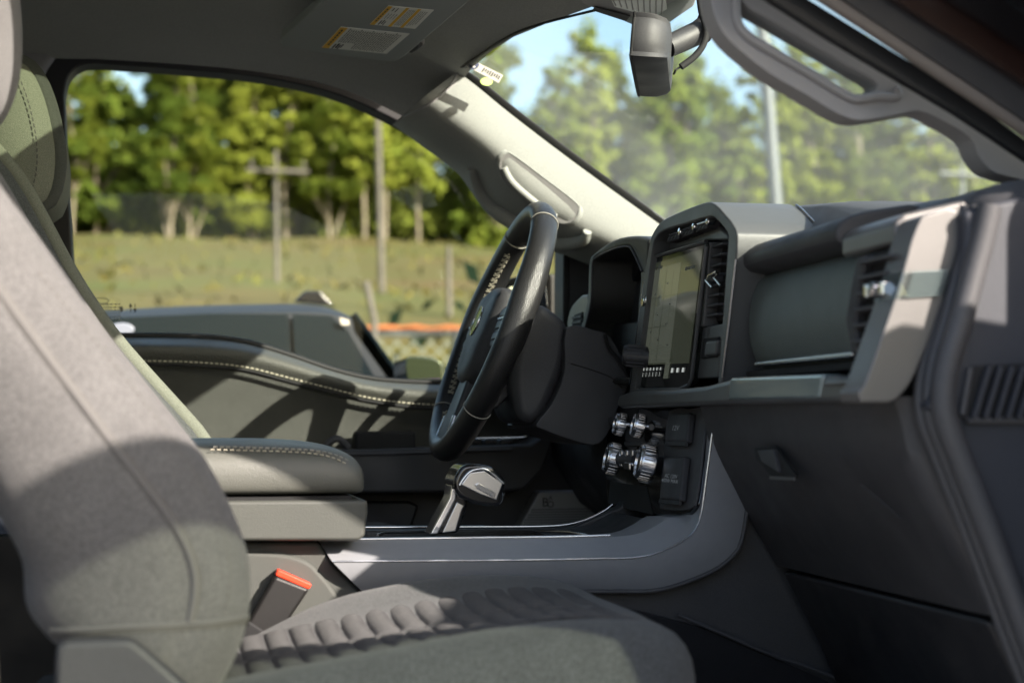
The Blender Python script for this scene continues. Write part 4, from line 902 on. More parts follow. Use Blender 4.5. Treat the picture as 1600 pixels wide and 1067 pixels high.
patches('icon_bar', sb_, [(.04 + .075 * i, .1, .06 + .075 * i, .32) for i in range(6)] + [(.043 + .075 * i, .45, .05 + .075 * i, .8) for i in range(6)] + [(.66 + .11 * i, .2, .70 + .11 * i, .55) for i in range(3)], xn, .0008, 'icon', scr)
patches('icon_bar', sb_, [(.52, -.25, .62, 1.0)], xn, .001, 'display', scr)
# air vent beside the screen
cvq = LX([(1108, 383), (1138, 372), (1130, 500), (1098, 508)], HXP + .028); cv = prism('centre_vent', cvq, (.03, 0, 0), 'matte_black', db, .002)
prism('vent_divider', LX([(1103, 380), (1109, 378), (1098, 510), (1091, 512)], HXP + .012), (.02, 0, 0), 'housing', cv, .002)
f = quadmap(LX([(1108, 385), (1138, 375), (1129, 500), (1098, 507)], HXP + .022))
for i in range(8):
    a, b = f(0, (i + .35) / 8), f(1, (i + .35) / 8); box('slat', (a + b) / 2, (.014, (a - b).length, .0028), 'plastic_mid', cv, bevel=.0008)
k0 = PX((1118, 436), HXP + .008); kn = box('vent_knob', k0, (.016, .020, .010), 'plastic_dark', cv, bevel=.003)
tube('chrome_trim', [PX(p, HXP - .002) for p in ((1113, 449), (1103, 438), (1108, 430), (1120, 425))], .0017, 'chrome', kn, 8); tube('chrome_trim', [PX(p, HXP + .0) for p in ((1126, 446), (1116, 434), (1122, 426))], .0015, 'chrome', kn, 8)
prism('vent_lower_panel', LX([(1098, 511), (1131, 505), (1121, 590), (1088, 592)], HXP + .016), (.03, 0, 0), 'housing', db, .002)
bt = prism('storage_button', LX([(1098, 529), (1122, 526), (1118, 558), (1094, 561)], HXP + .013), (.012, 0, 0), 'matte_black', db, .002); prism('button_face', LX([(1102, 533), (1120, 531), (1117, 555), (1099, 557)], HXP + .008), (.01, 0, 0), 'housing', bt, .003)
# ribbed volume wheel at the driver's side of the screen
vc = PX((989, 556), .575); wl_ = disc('side_knob', vc, (-1, .25, .1), [(.006, .014), (.012, .013), (.0135, .008), (.0135, -.02)], 'plastic_dark', db, 20)
for i in range(14):
    a = 2 * math.pi * i / 14; ax = V((-1, .25, .1)).normalized(); u_ = ax.orthogonal().normalized(); w_ = ax.cross(u_); r_ = (u_ * math.cos(a) + w_ * math.sin(a)) * .0135; tube('knob_rib', [vc + r_ + ax * .008, vc + r_ - ax * .015], .0011, 'plastic_mid', wl_, 5)
mesh('chrome_badge', LX([(1002, 470), (1010, 461), (1009, 476), (1004, 479)], .583), [(0, 1, 2, 3)], 'chrome', hs_, solid=.002)
# ------------------------------------------------------------------ control panel under the trim bar
P0 = V((.575, 2.0, 1.19)); P1 = V((.606, 2.0, 1.318)); pv = (P1 - P0).normalized(); pn = V((-pv.z, 0, pv.x)).normalized()
CP = lambda p, o=0: PP(p, P0 + pn * o, pn)
pnl = prism('control_panel', [CP(p) for p in cr2([(946, 690), (950, 660), (962, 640), (1000, 636), (1040, 637), (1108, 637)], 2) + [(1092, 770), (1088, 790), (1078, 803), (1062, 808), (1026, 806), (948, 790), (944, 740)]], -pn * .03, 'piano', db, .004, label='glossy black panel with knobs and power outlets')
prism('outlet_surround', [CP(p, .003) for p in cr2([(1046, 641), (1080, 639), (1103, 642), (1098, 700), (1088, 778), (1080, 793), (1064, 797), (1036, 795), (1030, 784), (1038, 700)], 2, True)], -pn * .003, 'plastic_mid', pnl, .001)
prism('lower_cubby', [CP(p, .001) for p in ((953, 752), (1010, 760), (1020, 804), (950, 786))], -pn * .001, 'matte_black', pnl, 0)
for nm, q, tx in (('power_outlet_cover', [(1043, 646), (1076, 644), (1071, 690), (1040, 690)], (('12V', (1056, 669), .011),)), ('power_outlet_cover', [(1037, 714), (1068, 712), (1061, 782), (1031, 780)], (('AC 120V', (1049, 744), .0082), ('400W MAX', (1047, 751.5), .0082)))):
    oc2 = prism(nm, [CP(p, .013) for p in q], -pn * .010, 'plastic', pnl, .0035, 3)
    for s, p, sz in tx: text('outlet_lettering', s, CP(p, .0132), (0, -1, 0), pv, sz * .8, 'print_white', oc2, sx=2.1)
    a, b = CP((q[3][0] + 2, q[3][1] + 3), .008), CP((q[2][0] + 4, q[2][1] + 4), .008); bars('cover_lip', [(a, b, pn)], .005, .003, 'plastic_dark', oc2)
ka = (pn + V((0, .10, 0))).normalized()
def knob(px, r, ln, off):
    c = CP(px, off); k = disc('control_knob', c, ka, [(r * .92, -ln), (r, -ln * .9), (r, -.002), (r * .94, 0), (r * .80, .0005), (r * .78, -.002), (r * .05, -.003)], 'chrome_satin', pnl, 36)
    disc('knob_face', c, ka, [(r * .76, -.0025), (r * .74, -.0008), (r * .3, .0006), (.0005, .001)], 'piano', k, 28)
    tube('knob_ring', [c + ka * .0006 + (ka.orthogonal().normalized() * math.cos(t) + ka.cross(ka.orthogonal().normalized()) * math.sin(t)) * r * .9 for t in [2 * math.pi * i / 32 for i in range(32)]], .0009, 'chrome', k, 6, closed=True)
    u_ = ka.orthogonal().normalized(); w_ = ka.cross(u_); sg = []
    for i in range(26):
        t = 2 * math.pi * i / 26; d_ = u_ * math.cos(t) + w_ * math.sin(t); sg.append((c + d_ * r - ka * .003, c + d_ * r - ka * ln * .8, d_))
    bars('knurl', sg, r * .10, .0006, 'chrome_satin', k); return k
knob((962, 661), .0150, .014, .030); knob((990, 663), .0150, .014, .030); 
knob((948, 714), .0205, .018, .032); knob((998, 720), .0215, .020, .032)
tube('knob_axle', [CP((975, 662), .016), CP((1018, 667), .014)], .004, 'chrome_satin', pnl, 10); tube('knob_axle', [CP((965, 716), .014), CP((1000, 720), .014)], .012, 'plastic_dark', pnl, 14)
for i in range(4): box('toggle_switch', CP((972 + 8.5 * i, 716), .022), (.006, .012, .022), 'chrome_satin', pnl, bevel=.002)
box('toggle_switch', CP((984, 728), .024), (.010, .03, .010), 'chrome', pnl, bevel=.002)
prism('key_bar', [CP(p, .012) for p in ((974, 690), (1002, 690), (1000, 696), (976, 697))], -pn * .006, 'plastic_mid', pnl, .001)
prism('lever_tab', [CP(p, .02) for p in ((948, 652), (962, 650), (960, 664), (950, 662))], -pn * .01, 'plastic_mid', pnl, .002)
disc('warning_lamp', PY((913, 706), 2.62), (-1, -1, 0), [(.0008, .002), (.002, 0)], 'orange_led', db, 10)
tube('pedal_arm', [PY(p, 2.62) for p in ((896, 690), (900, 704), (904, 718))], .003, 'chrome_satin', db, 8)

# ================================================================== centre console
cc = thing('centre_console', 'grey centre console with leather armrest box and chrome edged tray', 'console', (.2, CY, .65))
outer = cr2([(566, 924), (700, 922), (850, 921), (960, 921), (1033, 918), (1109, 891), (1146, 864), (1160, 835), (1170, 770), (1174, 732), (1160, 680), (1146, 637)], 5)
crease = cr2([(519, 877), (650, 876), (800, 875), (920, 873), (1000, 870), (1052, 853), (1082, 832), (1095, 805), (1104, 745), (1110, 700), (1115, 660), (1119, 634)], 5)
inner = cr2([(498, 845), (620, 843), (770, 841.5), (890, 840), (985, 836), (1022, 823), (1046, 808), (1072, 806), (1088, 780), (1098, 715), (1104, 670), (1109, 634)], 5)
NS = 60; O_, C2, I_ = [resample(LY(l_, y_), NS) for l_, y_ in ((outer, 1.868), (crease, 1.853), (inner, 1.900))]
rows = [[p + V((0, .06, 0)) for p in O_], O_]
rows += [[a.lerp(b, t) + V((0, -.003 * math.sin(math.pi * t), 0)) for a, b in zip(O_, C2)] for t in (.12, .5, .93)]
rows += [C2] + [[a.lerp(b, t) for a, b in zip(C2, I_)] for t in (.08, .5, .95)] + [I_, [p + V((0, .10, -.004)) for p in I_]]
lp = loft('side_frame', rows, 'silver', cc, ang=24, label='satin grey L shaped side frame')
tube('chrome_rail', [p + V((0, .001, .0012)) for p in I_[:int(NS * .60)]], .0016, 'chrome', lp, 8)
tube('crease_highlight', [p + V((0, .0002, 0)) for p in C2], .0011, 'chrome_satin', lp, 6)  # thin bright tube painted in as the highlight along the crease
tube('frame_underline', [p + V((0, -.001, -.002)) for p in O_], .0026, 'plastic_mid', lp, 8)
far = [PY(p, 2.185) for p in cr2([(480, 824), (600, 823.5), (750, 823), (860, 822), (905, 815), (940, 800), (957, 788)], 4)]
tube('chrome_rail', far, .0017, 'chrome', cc, 8)
prism('tray', [V((-.1, 1.90, 1.160)), V((.47, 1.90, 1.160)), V((.53, 1.90, 1.168)), V((.56, 1.90, 1.185)), V((.56, 1.90, .95)), V((-.1, 1.90, .95))], (0, .275, 0), 'plastic_dark', cc, .003)
box('gear_slot', (.26, 2.05, 1.162), (.36, .13, .006), 'piano', cc, bevel=.002); 
tube('slot_trim', [PZ(p, 1.168) for p in ((835, 829), (890, 831), (918, 836))], .0018, 'chrome_satin', cc, 6); tube('slot_trim', [PZ(p, 1.168) for p in ((590, 836), (600, 832), (680, 830))], .0018, 'chrome_satin', cc, 6)
prism('far_side', [V((-.3, 2.175, 1.163)), V((.5, 2.175, 1.163)), V((.57, 2.175, 1.19)), V((.66, 2.175, 1.3)), V((.72, 2.175, .8)), V((-.3, 2.175, .7))], (0, .03, 0), 'plastic_dark', cc, .004)
# dark lower side under the frame
lw = LY([(380, 950), (566, 926), (960, 923), (1033, 920), (1109, 893), (1150, 866), (1175, 735), (1150, 640), (1230, 640), (1275, 890), (1450, 1080), (1500, 1250), (380, 1250)], 1.885)
prism('lower_side', lw, (0, .03, 0), 'plastic', cc, .004)
tube('floor_line', [PY(p, 1.86) for p in cr2([(1060, 960), (1130, 990), (1200, 1020), (1290, 1052), (1400, 1100)], 4)], .0022, 'plastic_mid', cc, 8)
prism('carpet_flap', LY([(980, 950), (1100, 980), (1290, 1062), (1500, 1180), (1500, 1300), (900, 1300)], 1.865), (0, .015, 0), 'carpet', cc, .002)
box('floor_mat', (.62, 1.62, .985), (.4, .42, .03), 'seat_dark', cc, bevel=.01)
# rear flank
prism('rear_flank', LY([(240, 846), (497, 846), (519, 878), (564, 925), (575, 960), (560, 1100), (240, 1100)], 1.872), (0, .04, 0), 'console_rear', cc, .005, 3)
fl2 = LY(cr2([(240, 862), (400, 862), (470, 872), (505, 900), (540, 950), (560, 1000)], 4) + [(560, 1100), (240, 1100)], 1.868); prism('flank_pad', fl2, (0, .01, 0), 'console_rear', cc, .005, 3)
# armrest box and lid
bxp = LY([(200, 783), (574, 781), (575, 800), (570, 838), (560, 845), (200, 845)], 1.845)
prism('armrest_box', bxp, (0, .33, 0), 'armrest_box', cc, .008, 3)
tip = PY((577, 772), 1.845).x; z0 = PY((577, 776), 1.845).z; z1 = PY((400, 699), 1.845).z; xl = PY((150, 700), 1.845).x
rows = []
for x, h, iny in ((xl, 1, .0), (tip - .16, 1.0, 0), (tip - .11, 1.0, 0), (tip - .07, .97, 0), (tip - .04, .90, .002), (tip - .02, .80, .006), (tip - .008, .66, .012), (tip, .42, .022)):
    zt = z0 + (z1 - z0 + .006) * h; zb = z0 + (0 if h > .5 else .004); ya, yb = 1.842 + iny, 2.205 - iny
    sec = [(ya + .012, zb), (ya + .002, zb + .006), (ya, zb + (zt - zb) * .4), (ya + .004, zb + (zt - zb) * .72), (ya + .018, zb + (zt - zb) * .93), (ya + .045, zt), ((ya + yb) / 2, zt + .004 * h), (yb - .045, zt), (yb - .018, zb + (zt - zb) * .93), (yb, zb + (zt - zb) * .5), (yb - .012, zb)]
    rows.append([V((x, y, z)) for y, z in sec])
lid = loft('armrest_lid', rows, 'armrest', cc, closed=True, caps=True, sub=2)
sp = LY(cr2([(330, 701), (420, 703), (480, 706), (520, 713), (546, 725)], 4), 1.846)
sp = [V((p.x - .001, 1.843 + .02 * max(0, (p.x - (tip - .1)) / .1) ** 2 + (.006 if p.z > z1 - .01 else .001), p.z - .0015)) for p in sp]
dashes('stitching', sp, (.2, -.8, .5), 'stitch', lid, .0040, .0028, .0011, .0018); dashes('stitching', [p + V((.003, .006, .0025)) for p in sp], (.2, -.6, .7), 'stitch_grey', lid, .0042, .0026, .0013, .0022)
box('lid_shadow_gap', ((tip + xl) / 2 - .008, 2.02, z0 - .003), (tip - xl - .02, .33, .008), 'matte_black', cc, bevel=.001)
# ------------------------------------------------------------------ gear lever
gl0 = thing('gear_lever', 'chrome and black T shaped gear lever on the centre console', 'gear lever', PY((695, 834), 2.03))
Yg = 2.0
shaft = LY([(671, 835), (704, 775), (712, 758), (728, 764), (731, 790), (716, 832)], Yg); prism('shaft', shaft, (0, .042, 0), 'piano', gl0, .004, 3)
prism('chrome_blade', LY([(671, 835), (702, 778), (706, 757), (714, 754), (713, 780), (684, 834)], Yg - .003), (0, .048, 0), 'chrome', gl0, .002)
prism('lever_face', LY([(690, 833), (714, 783), (726, 789), (722, 797), (712, 830)], Yg - .0015), (0, .01, 0), 'chrome_satin', gl0, .0015)
kb_ = LY(cr2([(709, 758), (713, 742), (722, 729), (735, 725), (757, 726), (775, 733), (789, 750), (788, 765), (783, 785), (775, 791), (750, 789), (733, 784), (716, 774)], 3, True), Yg - .018)
prism('knob', kb_, (0, .075, 0), 'piano', gl0, .010, 4)
prism('chrome_plate', LY([(720, 757), (734, 738), (757, 735), (786, 755), (776, 781), (750, 772)], Yg - .0195), (0, .004, 0), 'chrome_satin', gl0, .0012)
prism('shift_button', LY([(742, 757), (748, 754), (775, 770), (773, 778), (745, 763)], Yg - .0215), (0, .003, 0), 'chrome', gl0, .001)
tube('chrome_edge', LY(cr2([(718, 758), (724, 748), (734, 737), (746, 733), (758, 733), (772, 741), (787, 755)], 3), Yg - .019), .0017, 'chrome', gl0, 8); tube('chrome_edge', LY([(788, 770), (783, 784), (776, 790)], Yg - .012), .0013, 'chrome', gl0, 6)
prism('leather_back', LY([(708, 765), (709, 750), (718, 733), (730, 726), (736, 727), (722, 742), (714, 764)], Yg - .014), (0, .066, 0), 'leather', gl0, .005, 3)

# ================================================================== steering column and wheel
TL = R(21.5); wc = PY((768, 517), 2.40); wv = V((math.sin(TL), 0, math.cos(TL))); wn = V((-math.cos(TL), 0, math.sin(TL)))
def WP(y, w_, n=0): return wc + V((0, y, 0)) + wv * w_ + wn * n
col = thing('steering_column', 'black steering column shroud between wheel and dashboard', 'steering column', WP(0, -.05, -.15))
q = LY(cr2([(826, 490), (845, 476), (866, 486), (889, 512), (886, 560), (870, 610), (846, 655), (822, 660), (806, 640), (800, 590), (806, 540)], 3, True), 2.315); prism('front_shroud', q, (0, .18, 0), 'plastic', col, .022, 4)
q = LY(cr2([(885, 512), (930, 516), (955, 528), (980, 575), (984, 600), (965, 640), (955, 668), (935, 694), (900, 690), (850, 672), (838, 662), (862, 630), (882, 580)], 3, True), 2.30); prism('rear_shroud', q, (0, .21, 0), 'plastic', col, .022, 4)
tube('shroud_seam', LY(cr2([(892, 568), (925, 578), (955, 590), (972, 606)], 4), 2.2998), .0008, 'matte_black', col, 5)
tube('shroud_seam', LY(cr2([(945, 522), (952, 545), (965, 560), (980, 585), (985, 600)], 4), 2.29), .0028, 'matte_black', col, 6)
tube('turn_stalk', [V((wc.x + .10, 2.47, wc.z + .0)), V((wc.x + .06, 2.60, wc.z + .02)), V((wc.x + .05, 2.65, wc.z + .03))], [.007, .008, .009], 'plastic_dark', col, 10)
prism('tilt_lever', LY([(820, 655), (830, 648), (846, 652), (842, 660), (826, 662)], 2.325), (0, .05, 0), 'plastic_mid', col, .004)
prism('paddle', LY([(783, 590), (790, 570), (800, 575), (795, 620), (775, 640), (768, 636)], 2.355), (0, .03, 0), 'plastic_dark', col, .004)
sw_ = thing('steering_wheel', 'black leather steering wheel with cream stitching and buttons', 'steering wheel', WP(0, 0, 0))
RM, rm = .182, .0165
def rim_pts(a0, a1, n): return [WP(math.cos(a) * RM, math.sin(a) * RM * 1.0, .0) for a in [a0 + (a1 - a0) * i / n for i in range(n + 1)]]
rows = []; NR, NT = 96, 14
for i in range(NR):
    a = 2 * math.pi * i / NR; rad = V((0, math.cos(a), 0)) + wv * math.sin(a); c = wc + rad * RM; k = 1 + .10 * math.exp(-((math.sin(a) - .25) / .25) ** 2)
    rows.append([c + rad * (math.cos(t) * rm * k) + wn * (math.sin(t) * rm * 1.15 * k) for t in [2 * math.pi * j / NT for j in range(NT)]])
loft('rim', rows + [rows[0]], 'leather_wheel', sw_, closed=True, ang=90)
for a in (R(58), R(122), R(-42), R(-138)):
    rad = V((0, math.cos(a), 0)) + wv * math.sin(a); c = wc + rad * RM
    tube('rim_seam', [c + rad * (math.cos(t) * rm * 1.03) + wn * (math.sin(t) * rm * 1.18) for t in [2 * math.pi * j / 20 for j in range(20)]], .0008, 'stitch_grey', sw_, 5, closed=True)
for a0, a1 in ((R(-35), R(52)), (R(128), R(215)), (R(-132), R(-48))):
    n = 52; sg = []
    for i in range(n):
        a, b = a0 + (a1 - a0) * i / n, a0 + (a1 - a0) * (i + .85) / n
        for (t0, t1) in ((R(158), R(183)), (R(183), R(158))) if i % 2 == 0 else ((R(168), R(176)),):
            def pt(ang_, t):
                rad = V((0, math.cos(ang_), 0)) + wv * math.sin(ang_); return wc + rad * RM + rad * (math.cos(t) * rm * 1.03) + wn * (math.sin(t) * rm * 1.18), rad
            p, r0 = pt(a, t0); q2, r1 = pt(b, t1); sg.append((p, q2, (-r0 + wn * .3)))
    bars('stitching', sg, .0014, .0014, 'stitch', sw_)
# hub pad
hubo = cr2([(-.078, .030), (-.066, .055), (0, .062), (.066, .055), (.078, .030), (.072, -.03), (.05, -.075), (0, -.088), (-.05, -.075), (-.072, -.03)], 4, True)
rows = [[WP(y * s, w_ * s, n) for y, w_ in hubo] for n, s in ((-.045, .85), (-.03, 1), (.006, 1.0), (.017, .94), (.022, .80), (.024, .5), (.025, .15))]
loft('hub_pad', rows, 'plastic', sw_, closed=True, caps=True, ang=50)
em = disc('emblem', WP(0, .005, .0240), wn, [(.022, 0), (.0215, .002), (.0005, .0028)], 'emblem', sw_, 32)
tube('emblem_ring', [WP(math.cos(t) * .0225, .005 + math.sin(t) * .0215, .0255) for t in [2 * math.pi * i / 36 for i in range(36)]], .0014, 'chrome', em, 6, closed=True)
for s in (-1, 1):
    q = [WP(s * y, w_, .002) for y, w_ in cr2([(.07, .028), (.11, .034), (.145, .030), (.172, .024), (.172, -.03), (.14, -.034), (.1, -.036), (.07, -.05)], 3, True)]
    prism('spoke', q, -wn * .025, 'plastic_dark', sw_, .005, 3)
    q = [WP(s * y, w_, .009) for y, w_ in cr2([(.082, .022), (.12, .028), (.15, .022), (.153, -.012), (.135, -.026), (.085, -.03)], 3, True)]
    pod = prism('button_pod', q, -wn * .012, 'plastic', sw_, .003, 3)
    for (y, w_, a, b) in ((.118, .017, .05, .012), (.118, -.001, .05, .012), (.118, -.018, .046, .010)):
        prism('wheel_button', [WP(s * (y + i * a / 2), w_ + j * b / 2, .0115) for i, j in ((-1, -1), (1, -1), (1, 1), (-1, 1))], -wn * .004, 'plastic_dark', pod, .0015)
    bars('silver_accent', [(WP(s * .09, .008, .011), WP(s * .146, .008, .011), wn)], .003, .001, 'chrome_satin', pod)
q = [WP(y, w_, .012) for y, w_ in ((-.03, -.07), (.03, -.07), (.045, -.178), (.035, -.182), (0, -.185), (-.035, -.182), (-.045, -.178))]; sp_ = prism('lower_spoke', q, -wn * .02, 'plastic_dark', sw_, .005, 3)
for s in (-1, 1): tube('silver_accent', [WP(s * .038, -.135, .010), WP(s * .044, -.168, .010), WP(s * .02, -.176, .010)], .004, 'chrome_satin', sp_, 8)

# ================================================================== driver seat
ds = thing('driver_seat', 'grey fabric driver seat with patterned headrest coloured sunlit olive, beyond the near seat', 'seat', (-.05, 2.45, .75))
sil = cr2([(-60, 180), (20, 270), (62, 340), (110, 430), (170, 520), (225, 585), (280, 645), (318, 690), (345, 740), (360, 800), (350, 900)], 3)
def seatback(silpx, Yf, ya, yb, depth, bul, dip=.055):
    F_ = resample(LY(silpx, Yf), 22); rows = []
    for i, p in enumerate(F_):
        t = i / 21; d = depth * (1 - .15 * t); x = p.x; e = .0
        sec = [(-d, ya + .05), (-d + .03, ya + .012), (-d * .5, ya), (-.06, ya + .004), (-.022, ya + .018), (-.004, ya + .042), (0, ya + .065), (-.012, ya + .095), (-dip, ya + .135), (-dip - .012, (ya + yb) / 2), (-dip, yb - .135), (-.012, yb - .095), (0, yb - .065), (-.004, yb - .042), (-.022, yb - .018), (-.06, yb - .004), (-d * .5, yb), (-d + .03, yb - .012), (-d, yb - .05)]
        rows.append([V((x + a, b, p.z)) for a, b in sec])
    return F_, rows
F_, rows = seatback(sil, 2.27, 2.205, 2.70, .13, 0)
loft('backrest', rows, 'seat_dark', ds, closed=True, caps=True, ang=80)
ed = [p + V((-.004, 0, 0)) for p in F_]; tube('bolster_piping', [V((p.x + .001, 2.262, p.z)) for p in F_], [(.008, .011)] * 22, 'seat_lit_olive', ds, 8)
tube('seam', [V((p.x - .03, 2.212, p.z)) for p in F_], .003, 'seam', ds, 6)
# headrest
hs0 = cr2([(36, 98), (58, 112), (78, 150), (92, 200), (98, 245), (95, 285), (82, 318), (52, 332)], 4)
HF = resample(LY(hs0, 2.36), 16); rows = []
for i, p in enumerate(HF):
    t = i / 15; k = .55 + .45 * math.sin(math.pi * min(1, max(0, t * 1.0))) ** .5; ya, yb = 2.32 + .03 * (1 - k), 2.58 - .03 * (1 - k); d = .10 * k + .02
    rows.append([V((p.x + a * d, y, p.z)) for a, y in ((-1, ya + .03), (-.8, ya + .005), (-.35, ya), (-.1, ya + .012), (0, ya + .04), (.02, (ya + yb) / 2), (0, yb - .04), (-.1, yb - .012), (-.35, yb), (-.8, yb - .005), (-1, yb - .03))])
loft('headrest', rows, 'seat_lit_olive', ds, closed=True, caps=True, ang=80)
tube('headrest_edge', [V((p.x - .004, 2.350, p.z)) for p in HF], [(.006 + .006 * math.sin(math.pi * i / 15), .010) for i in range(16)], 'seat_edge', ds, 8)
dashes('stitching', [V((p.x - .030, 2.319, p.z)) for p in HF[2:14]], (0, -1, 0), 'seam', ds, .005, .003, .0018, .001)
for y in (2.41, 2.49): tube('headrest_post', [V((PY((40, 300), y).x - .02, y, PY((40, 320), y).z)), V((PY((40, 300), y).x - .05, y, PY((40, 420), y).z))], .006, 'chrome_satin', ds, 8)
prism('cushion', [V((x, 2.20, z)) for x, z in ((-.18, 1.02), (-.1, 1.09), (.1, 1.11), (.32, 1.15), (.37, 1.12), (.36, 1.02), (-.15, .95))], (0, .5, 0), 'seat_dark', ds, .03, 4)
box('seat_base', (.08, 2.45, .82), (.45, .42, .3), 'plastic_dark', ds, bevel=.02)

# ================================================================== passenger seat
ps = thing('passenger_seat', 'near grey fabric seat with sunlit backrest and channelled cushion', 'seat', (.1, 1.61, .70))
sil = cr2([(-140, 60), (-60, 180), (0, 282), (60, 362), (140, 478), (210, 568), (280, 655), (330, 722), (365, 790), (389, 850), (397, 900), (394, 960), (380, 1010), (352, 1067), (335, 1110)], 4)
F_ = resample(LY(sil, 1.405), 40); rows = []; ya, yb = 1.335, 1.885
xrear = lambda z: PY((22, 870), 1.36).x + (-.55 * max(0, z - 1.19)) + (.10 * max(0, (1.15 - z)) / .1 if z < 1.15 else 0)
for i, p in enumerate(F_):
    xr = min(xrear(p.z), p.x - .10); d = p.x - xr
    sec = [(-d - .0, ya + .10), (-d + .006, ya + .035), (-d + .03, ya + .010), (-d * .62, ya + .001), (-d * .42, ya), (-.062, ya + .006), (-.052, ya + .011), (-.040, ya + .013), (-.020, ya + .026), (-.006, ya + .046), (0, ya + .070), (-.010, ya + .10), (-.05, ya + .15), (-.065, ya + .2), (-.065, yb - .2), (-.05, yb - .15), (-.010, yb - .10), (0, yb - .07), (-.006, yb - .046), (-.03, yb - .02), (-d * .5, yb), (-d + .03, yb - .01), (-d, yb - .08)]
    rows.append([V((p.x + a, b, p.z)) for a, b in sec])
bk = loft('backrest', rows, 'seat', ps, closed=True, caps=True, sub=1, label='backrest with piped side bolster')
bpy.context.view_layer.update()
def on_obj(ob, p, off, Yd):
    dep = bpy.context.evaluated_depsgraph_get(); e = ob.evaluated_get(dep); mw = ob.matrix_world; im = mw.inverted(); d = ray(*p).normalized(); hit, loc, n_, i_ = e.ray_cast(im @ CAM, (im.to_3x3() @ d).normalized())
    return (mw @ loc) - d * off if hit else PY(p, Yd)
s1 = cr2([(-60, 378), (0, 458), (60, 540), (120, 620), (180, 700), (232, 765), (272, 820), (294, 862), (304, 900), (303, 935), (296, 972)], 5)
tube('piping', [on_obj(bk, p, .0005, 1.34) for p in s1], .0030, 'piping', bk, 8)
tube('seam_groove', [on_obj(bk, (p[0] - 5, p[1] + 3), -.0003, 1.34) for p in s1], .0016, 'seam', bk, 6); tube('seam_groove', [on_obj(bk, (p[0] + 6, p[1] - 3), -.0003, 1.34) for p in s1], .0016, 'seam', bk, 6)
s2 = cr2([(60, 425), (150, 535), (215, 615), (270, 690), (318, 762), (345, 820), (357, 875), (358, 920), (348, 968)], 5)
dashes('stitching', [on_obj(bk, p, .0002, 1.34) for p in s2], (0, -1, 0), 'seam', bk, .004, .003, .0012, .0006)
s3 = cr2([(80, 985), (125, 984), (200, 979), (280, 975), (340, 970), (386, 963)], 5)
tube('piping', [on_obj(bk, p, .0006, 1.34) for p in s3], .0024, 'piping', bk, 8); tube('seam_groove', [on_obj(bk, (p[0], p[1] + 6), -.0002, 1.34) for p in s3], .0018, 'seam', bk, 6)
# headrest
hs0 = cr2([(-20, -160), (10, -110), (26, -60), (34, 0), (38, 55), (36, 110), (25, 160), (6, 195), (-20, 212)], 4)
HF = resample(LY(hs0, 1.70), 18); rows = []
for i, p in enumerate(HF):
    t = i / 17; k = .5 + .5 * math.sin(math.pi * t) ** .5; ya2, yb2 = 1.47 + .03 * (1 - k), 1.75 - .03 * (1 - k); d = .09 * k + .02
    rows.append([V((p.x + a * d, y, p.z)) for a, y in ((-1, ya2 + .03), (-.8, ya2 + .005), (-.35, ya2), (-.12, ya2 + .01), (0, ya2 + .04), (.02, (ya2 + yb2) / 2), (0, yb2 - .04), (-.1, yb2 - .012), (-.35, yb2), (-.8, yb2 - .005), (-1, yb2 - .03))])
loft('headrest', rows, 'seat', ps, closed=True, caps=True, sub=1)
for y in (1.57, 1.65): tube('headrest_post', [V((-.20, y, 1.60)), V((-.17, y, 1.45))], .006, 'chrome_satin', ps, 8)
# recliner side cover
q = LY(cr2([(84, 1075), (86, 1020), (96, 1004), (120, 1000), (190, 998), (215, 1006), (250, 1035), (300, 1080)], 3) + [(320, 1140), (84, 1140)], 1.318); prism('side_cover', q, (0, .03, 0), 'plastic', ps, .006, 3)
box('seat_base', (.10, 1.61, .82), (.46, .44, .30), 'plastic_dark', ps, bevel=.02)
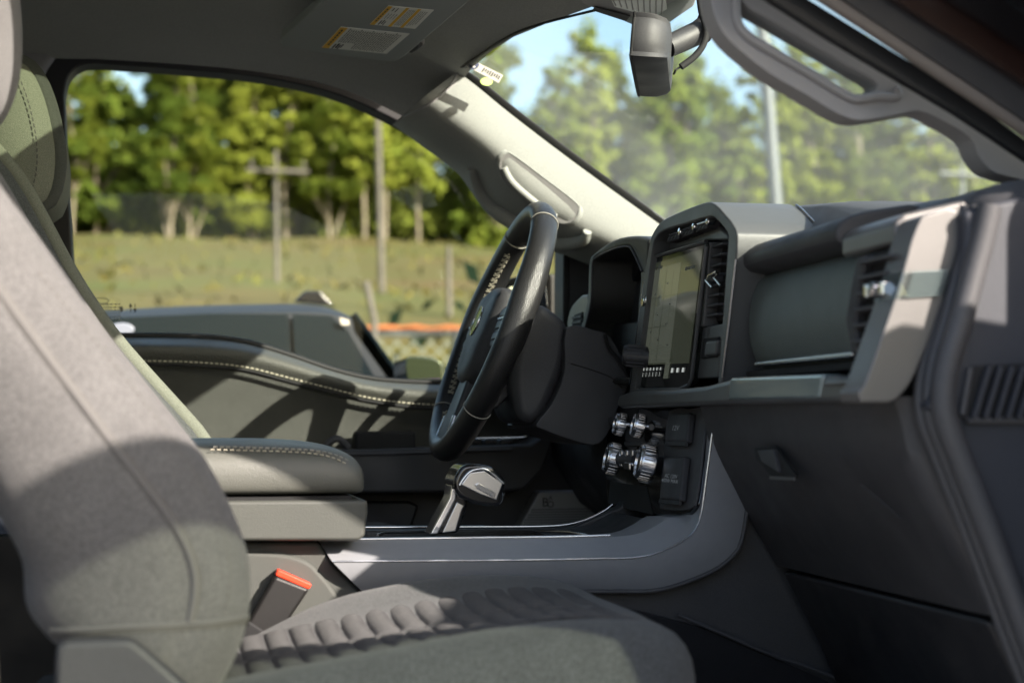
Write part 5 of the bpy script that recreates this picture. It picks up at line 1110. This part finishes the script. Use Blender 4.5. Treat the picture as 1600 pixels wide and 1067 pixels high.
# cushion
def ctop(X): return 1.072 + .165 * max(0, X + .02) - .15 * max(0, X - .30) ** 1.5
XE = PY((1094, 1040), 1.44).x
rows = []; Ys = [1.335, 1.340, 1.355, 1.38, 1.41, 1.44, 1.47, 1.52, 1.58, 1.65, 1.71, 1.74, 1.77, 1.795, 1.81, 1.818]
for Y in Ys:
    u = (Y - 1.575) / .243; bol = (.014 if u < 0 else .026) * math.exp(-((abs(u) - .74) / .20) ** 2); edge_ = max(0, abs(u) - .80) / .2; dr = .085 * edge_ ** 2.2
    xe = XE - .030 * u * u - .02 * edge_; r = []; dz_ = max(0, u - .3) / .7
    for k in range(15):
        X = -.14 + (xe - .025 + .14) * k / 14; z = ctop(X) + bol * (1 if u < 0 else max(.15, min(1, (X + .02) / .2))) * (1 - .6 * max(0, (X - .25) / .15)) - dr - .035 * dz_ * max(0, min(1.6, (.14 - X) / .1)) - (.012 * max(0, (k - 11) / 3) ** 2); r.append(V((X, Y, z)))
    zt = r[-1].z
    r += [V((xe - .008, Y, zt - .016)), V((xe, Y, zt - .040)), V((xe - .002, Y, zt - .085)), V((xe - .02, Y, .97)), V((-.14, Y, .97))]
    rows.append(r)
cu = loft('cushion', rows, 'seat_dark', ps, closed=True, caps=True, sub=1)
# channels: two rows of stitched pillows across the cushion
def pillow(x0, x1, y0, y1, h, nm='channel'):
    vs_, n, mm = [], 8, 6; JS = ((0, 0), (.03, .65), (.08, .95), (.5, 1), (.92, .95), (.97, .65), (1, 0))
    for j in range(mm + 1):
        for i in range(n + 1):
            x = x0 + (x1 - x0) * i / n; y = y0 + (y1 - y0) * JS[j][0]; u = (y - 1.575) / .243
            e = (math.sin(math.pi * i / n) ** .5) * JS[j][1]
            zz = ctop(x) + (.014 if u < 0 else .026) * (1 if u < 0 else max(.15, min(1, (x + .02) / .2))) * math.exp(-((abs(u) - .74) / .20) ** 2) * (1 - .6 * max(0, (x - .25) / .15)) - (.012 * max(0, (x - .30) / .10) ** 2 if x > .3 else 0)
            vs_.append(V((x, y, zz + .0005 + h * e)))
    fs = [(j * (n + 1) + i, j * (n + 1) + i + 1, (j + 1) * (n + 1) + i + 1, (j + 1) * (n + 1) + i) for j in range(mm) for i in range(n)]
    return mesh(nm, vs_, fs, 'seat_centre', cu, ang=180)
x = -.06
while x < XE - .075:
    st_ = .0240
    pillow(x, x + st_, 1.565, 1.700, .0040); pillow(x, x + st_, 1.430, 1.553, .0040); x += st_
# ================================================================== seat belt buckle
bk_ = thing('seat_belt_buckle', 'black seat belt buckle with red button between seat and console', 'buckle', PY((405, 1005), 1.85))
Yb = 1.845
bh = prism('buckle_housing', LY([(430, 899), (484, 920), (437, 990), (402, 1012), (378, 1008), (374, 996)], Yb), (0, .024, 0), 'buckle', bk_, .004, 3)
prism('release_button', LY([(433, 890), (437, 890), (487, 912), (486, 917), (482, 921), (430, 899)], Yb + .002), (0, .020, 0), 'red', bk_, .002)
prism('buckle_sleeve', LY([(388, 968), (415, 985), (410, 1040), (360, 1040), (372, 1000)], Yb - .002), (0, .028, 0), 'matte_black', bk_, .004)
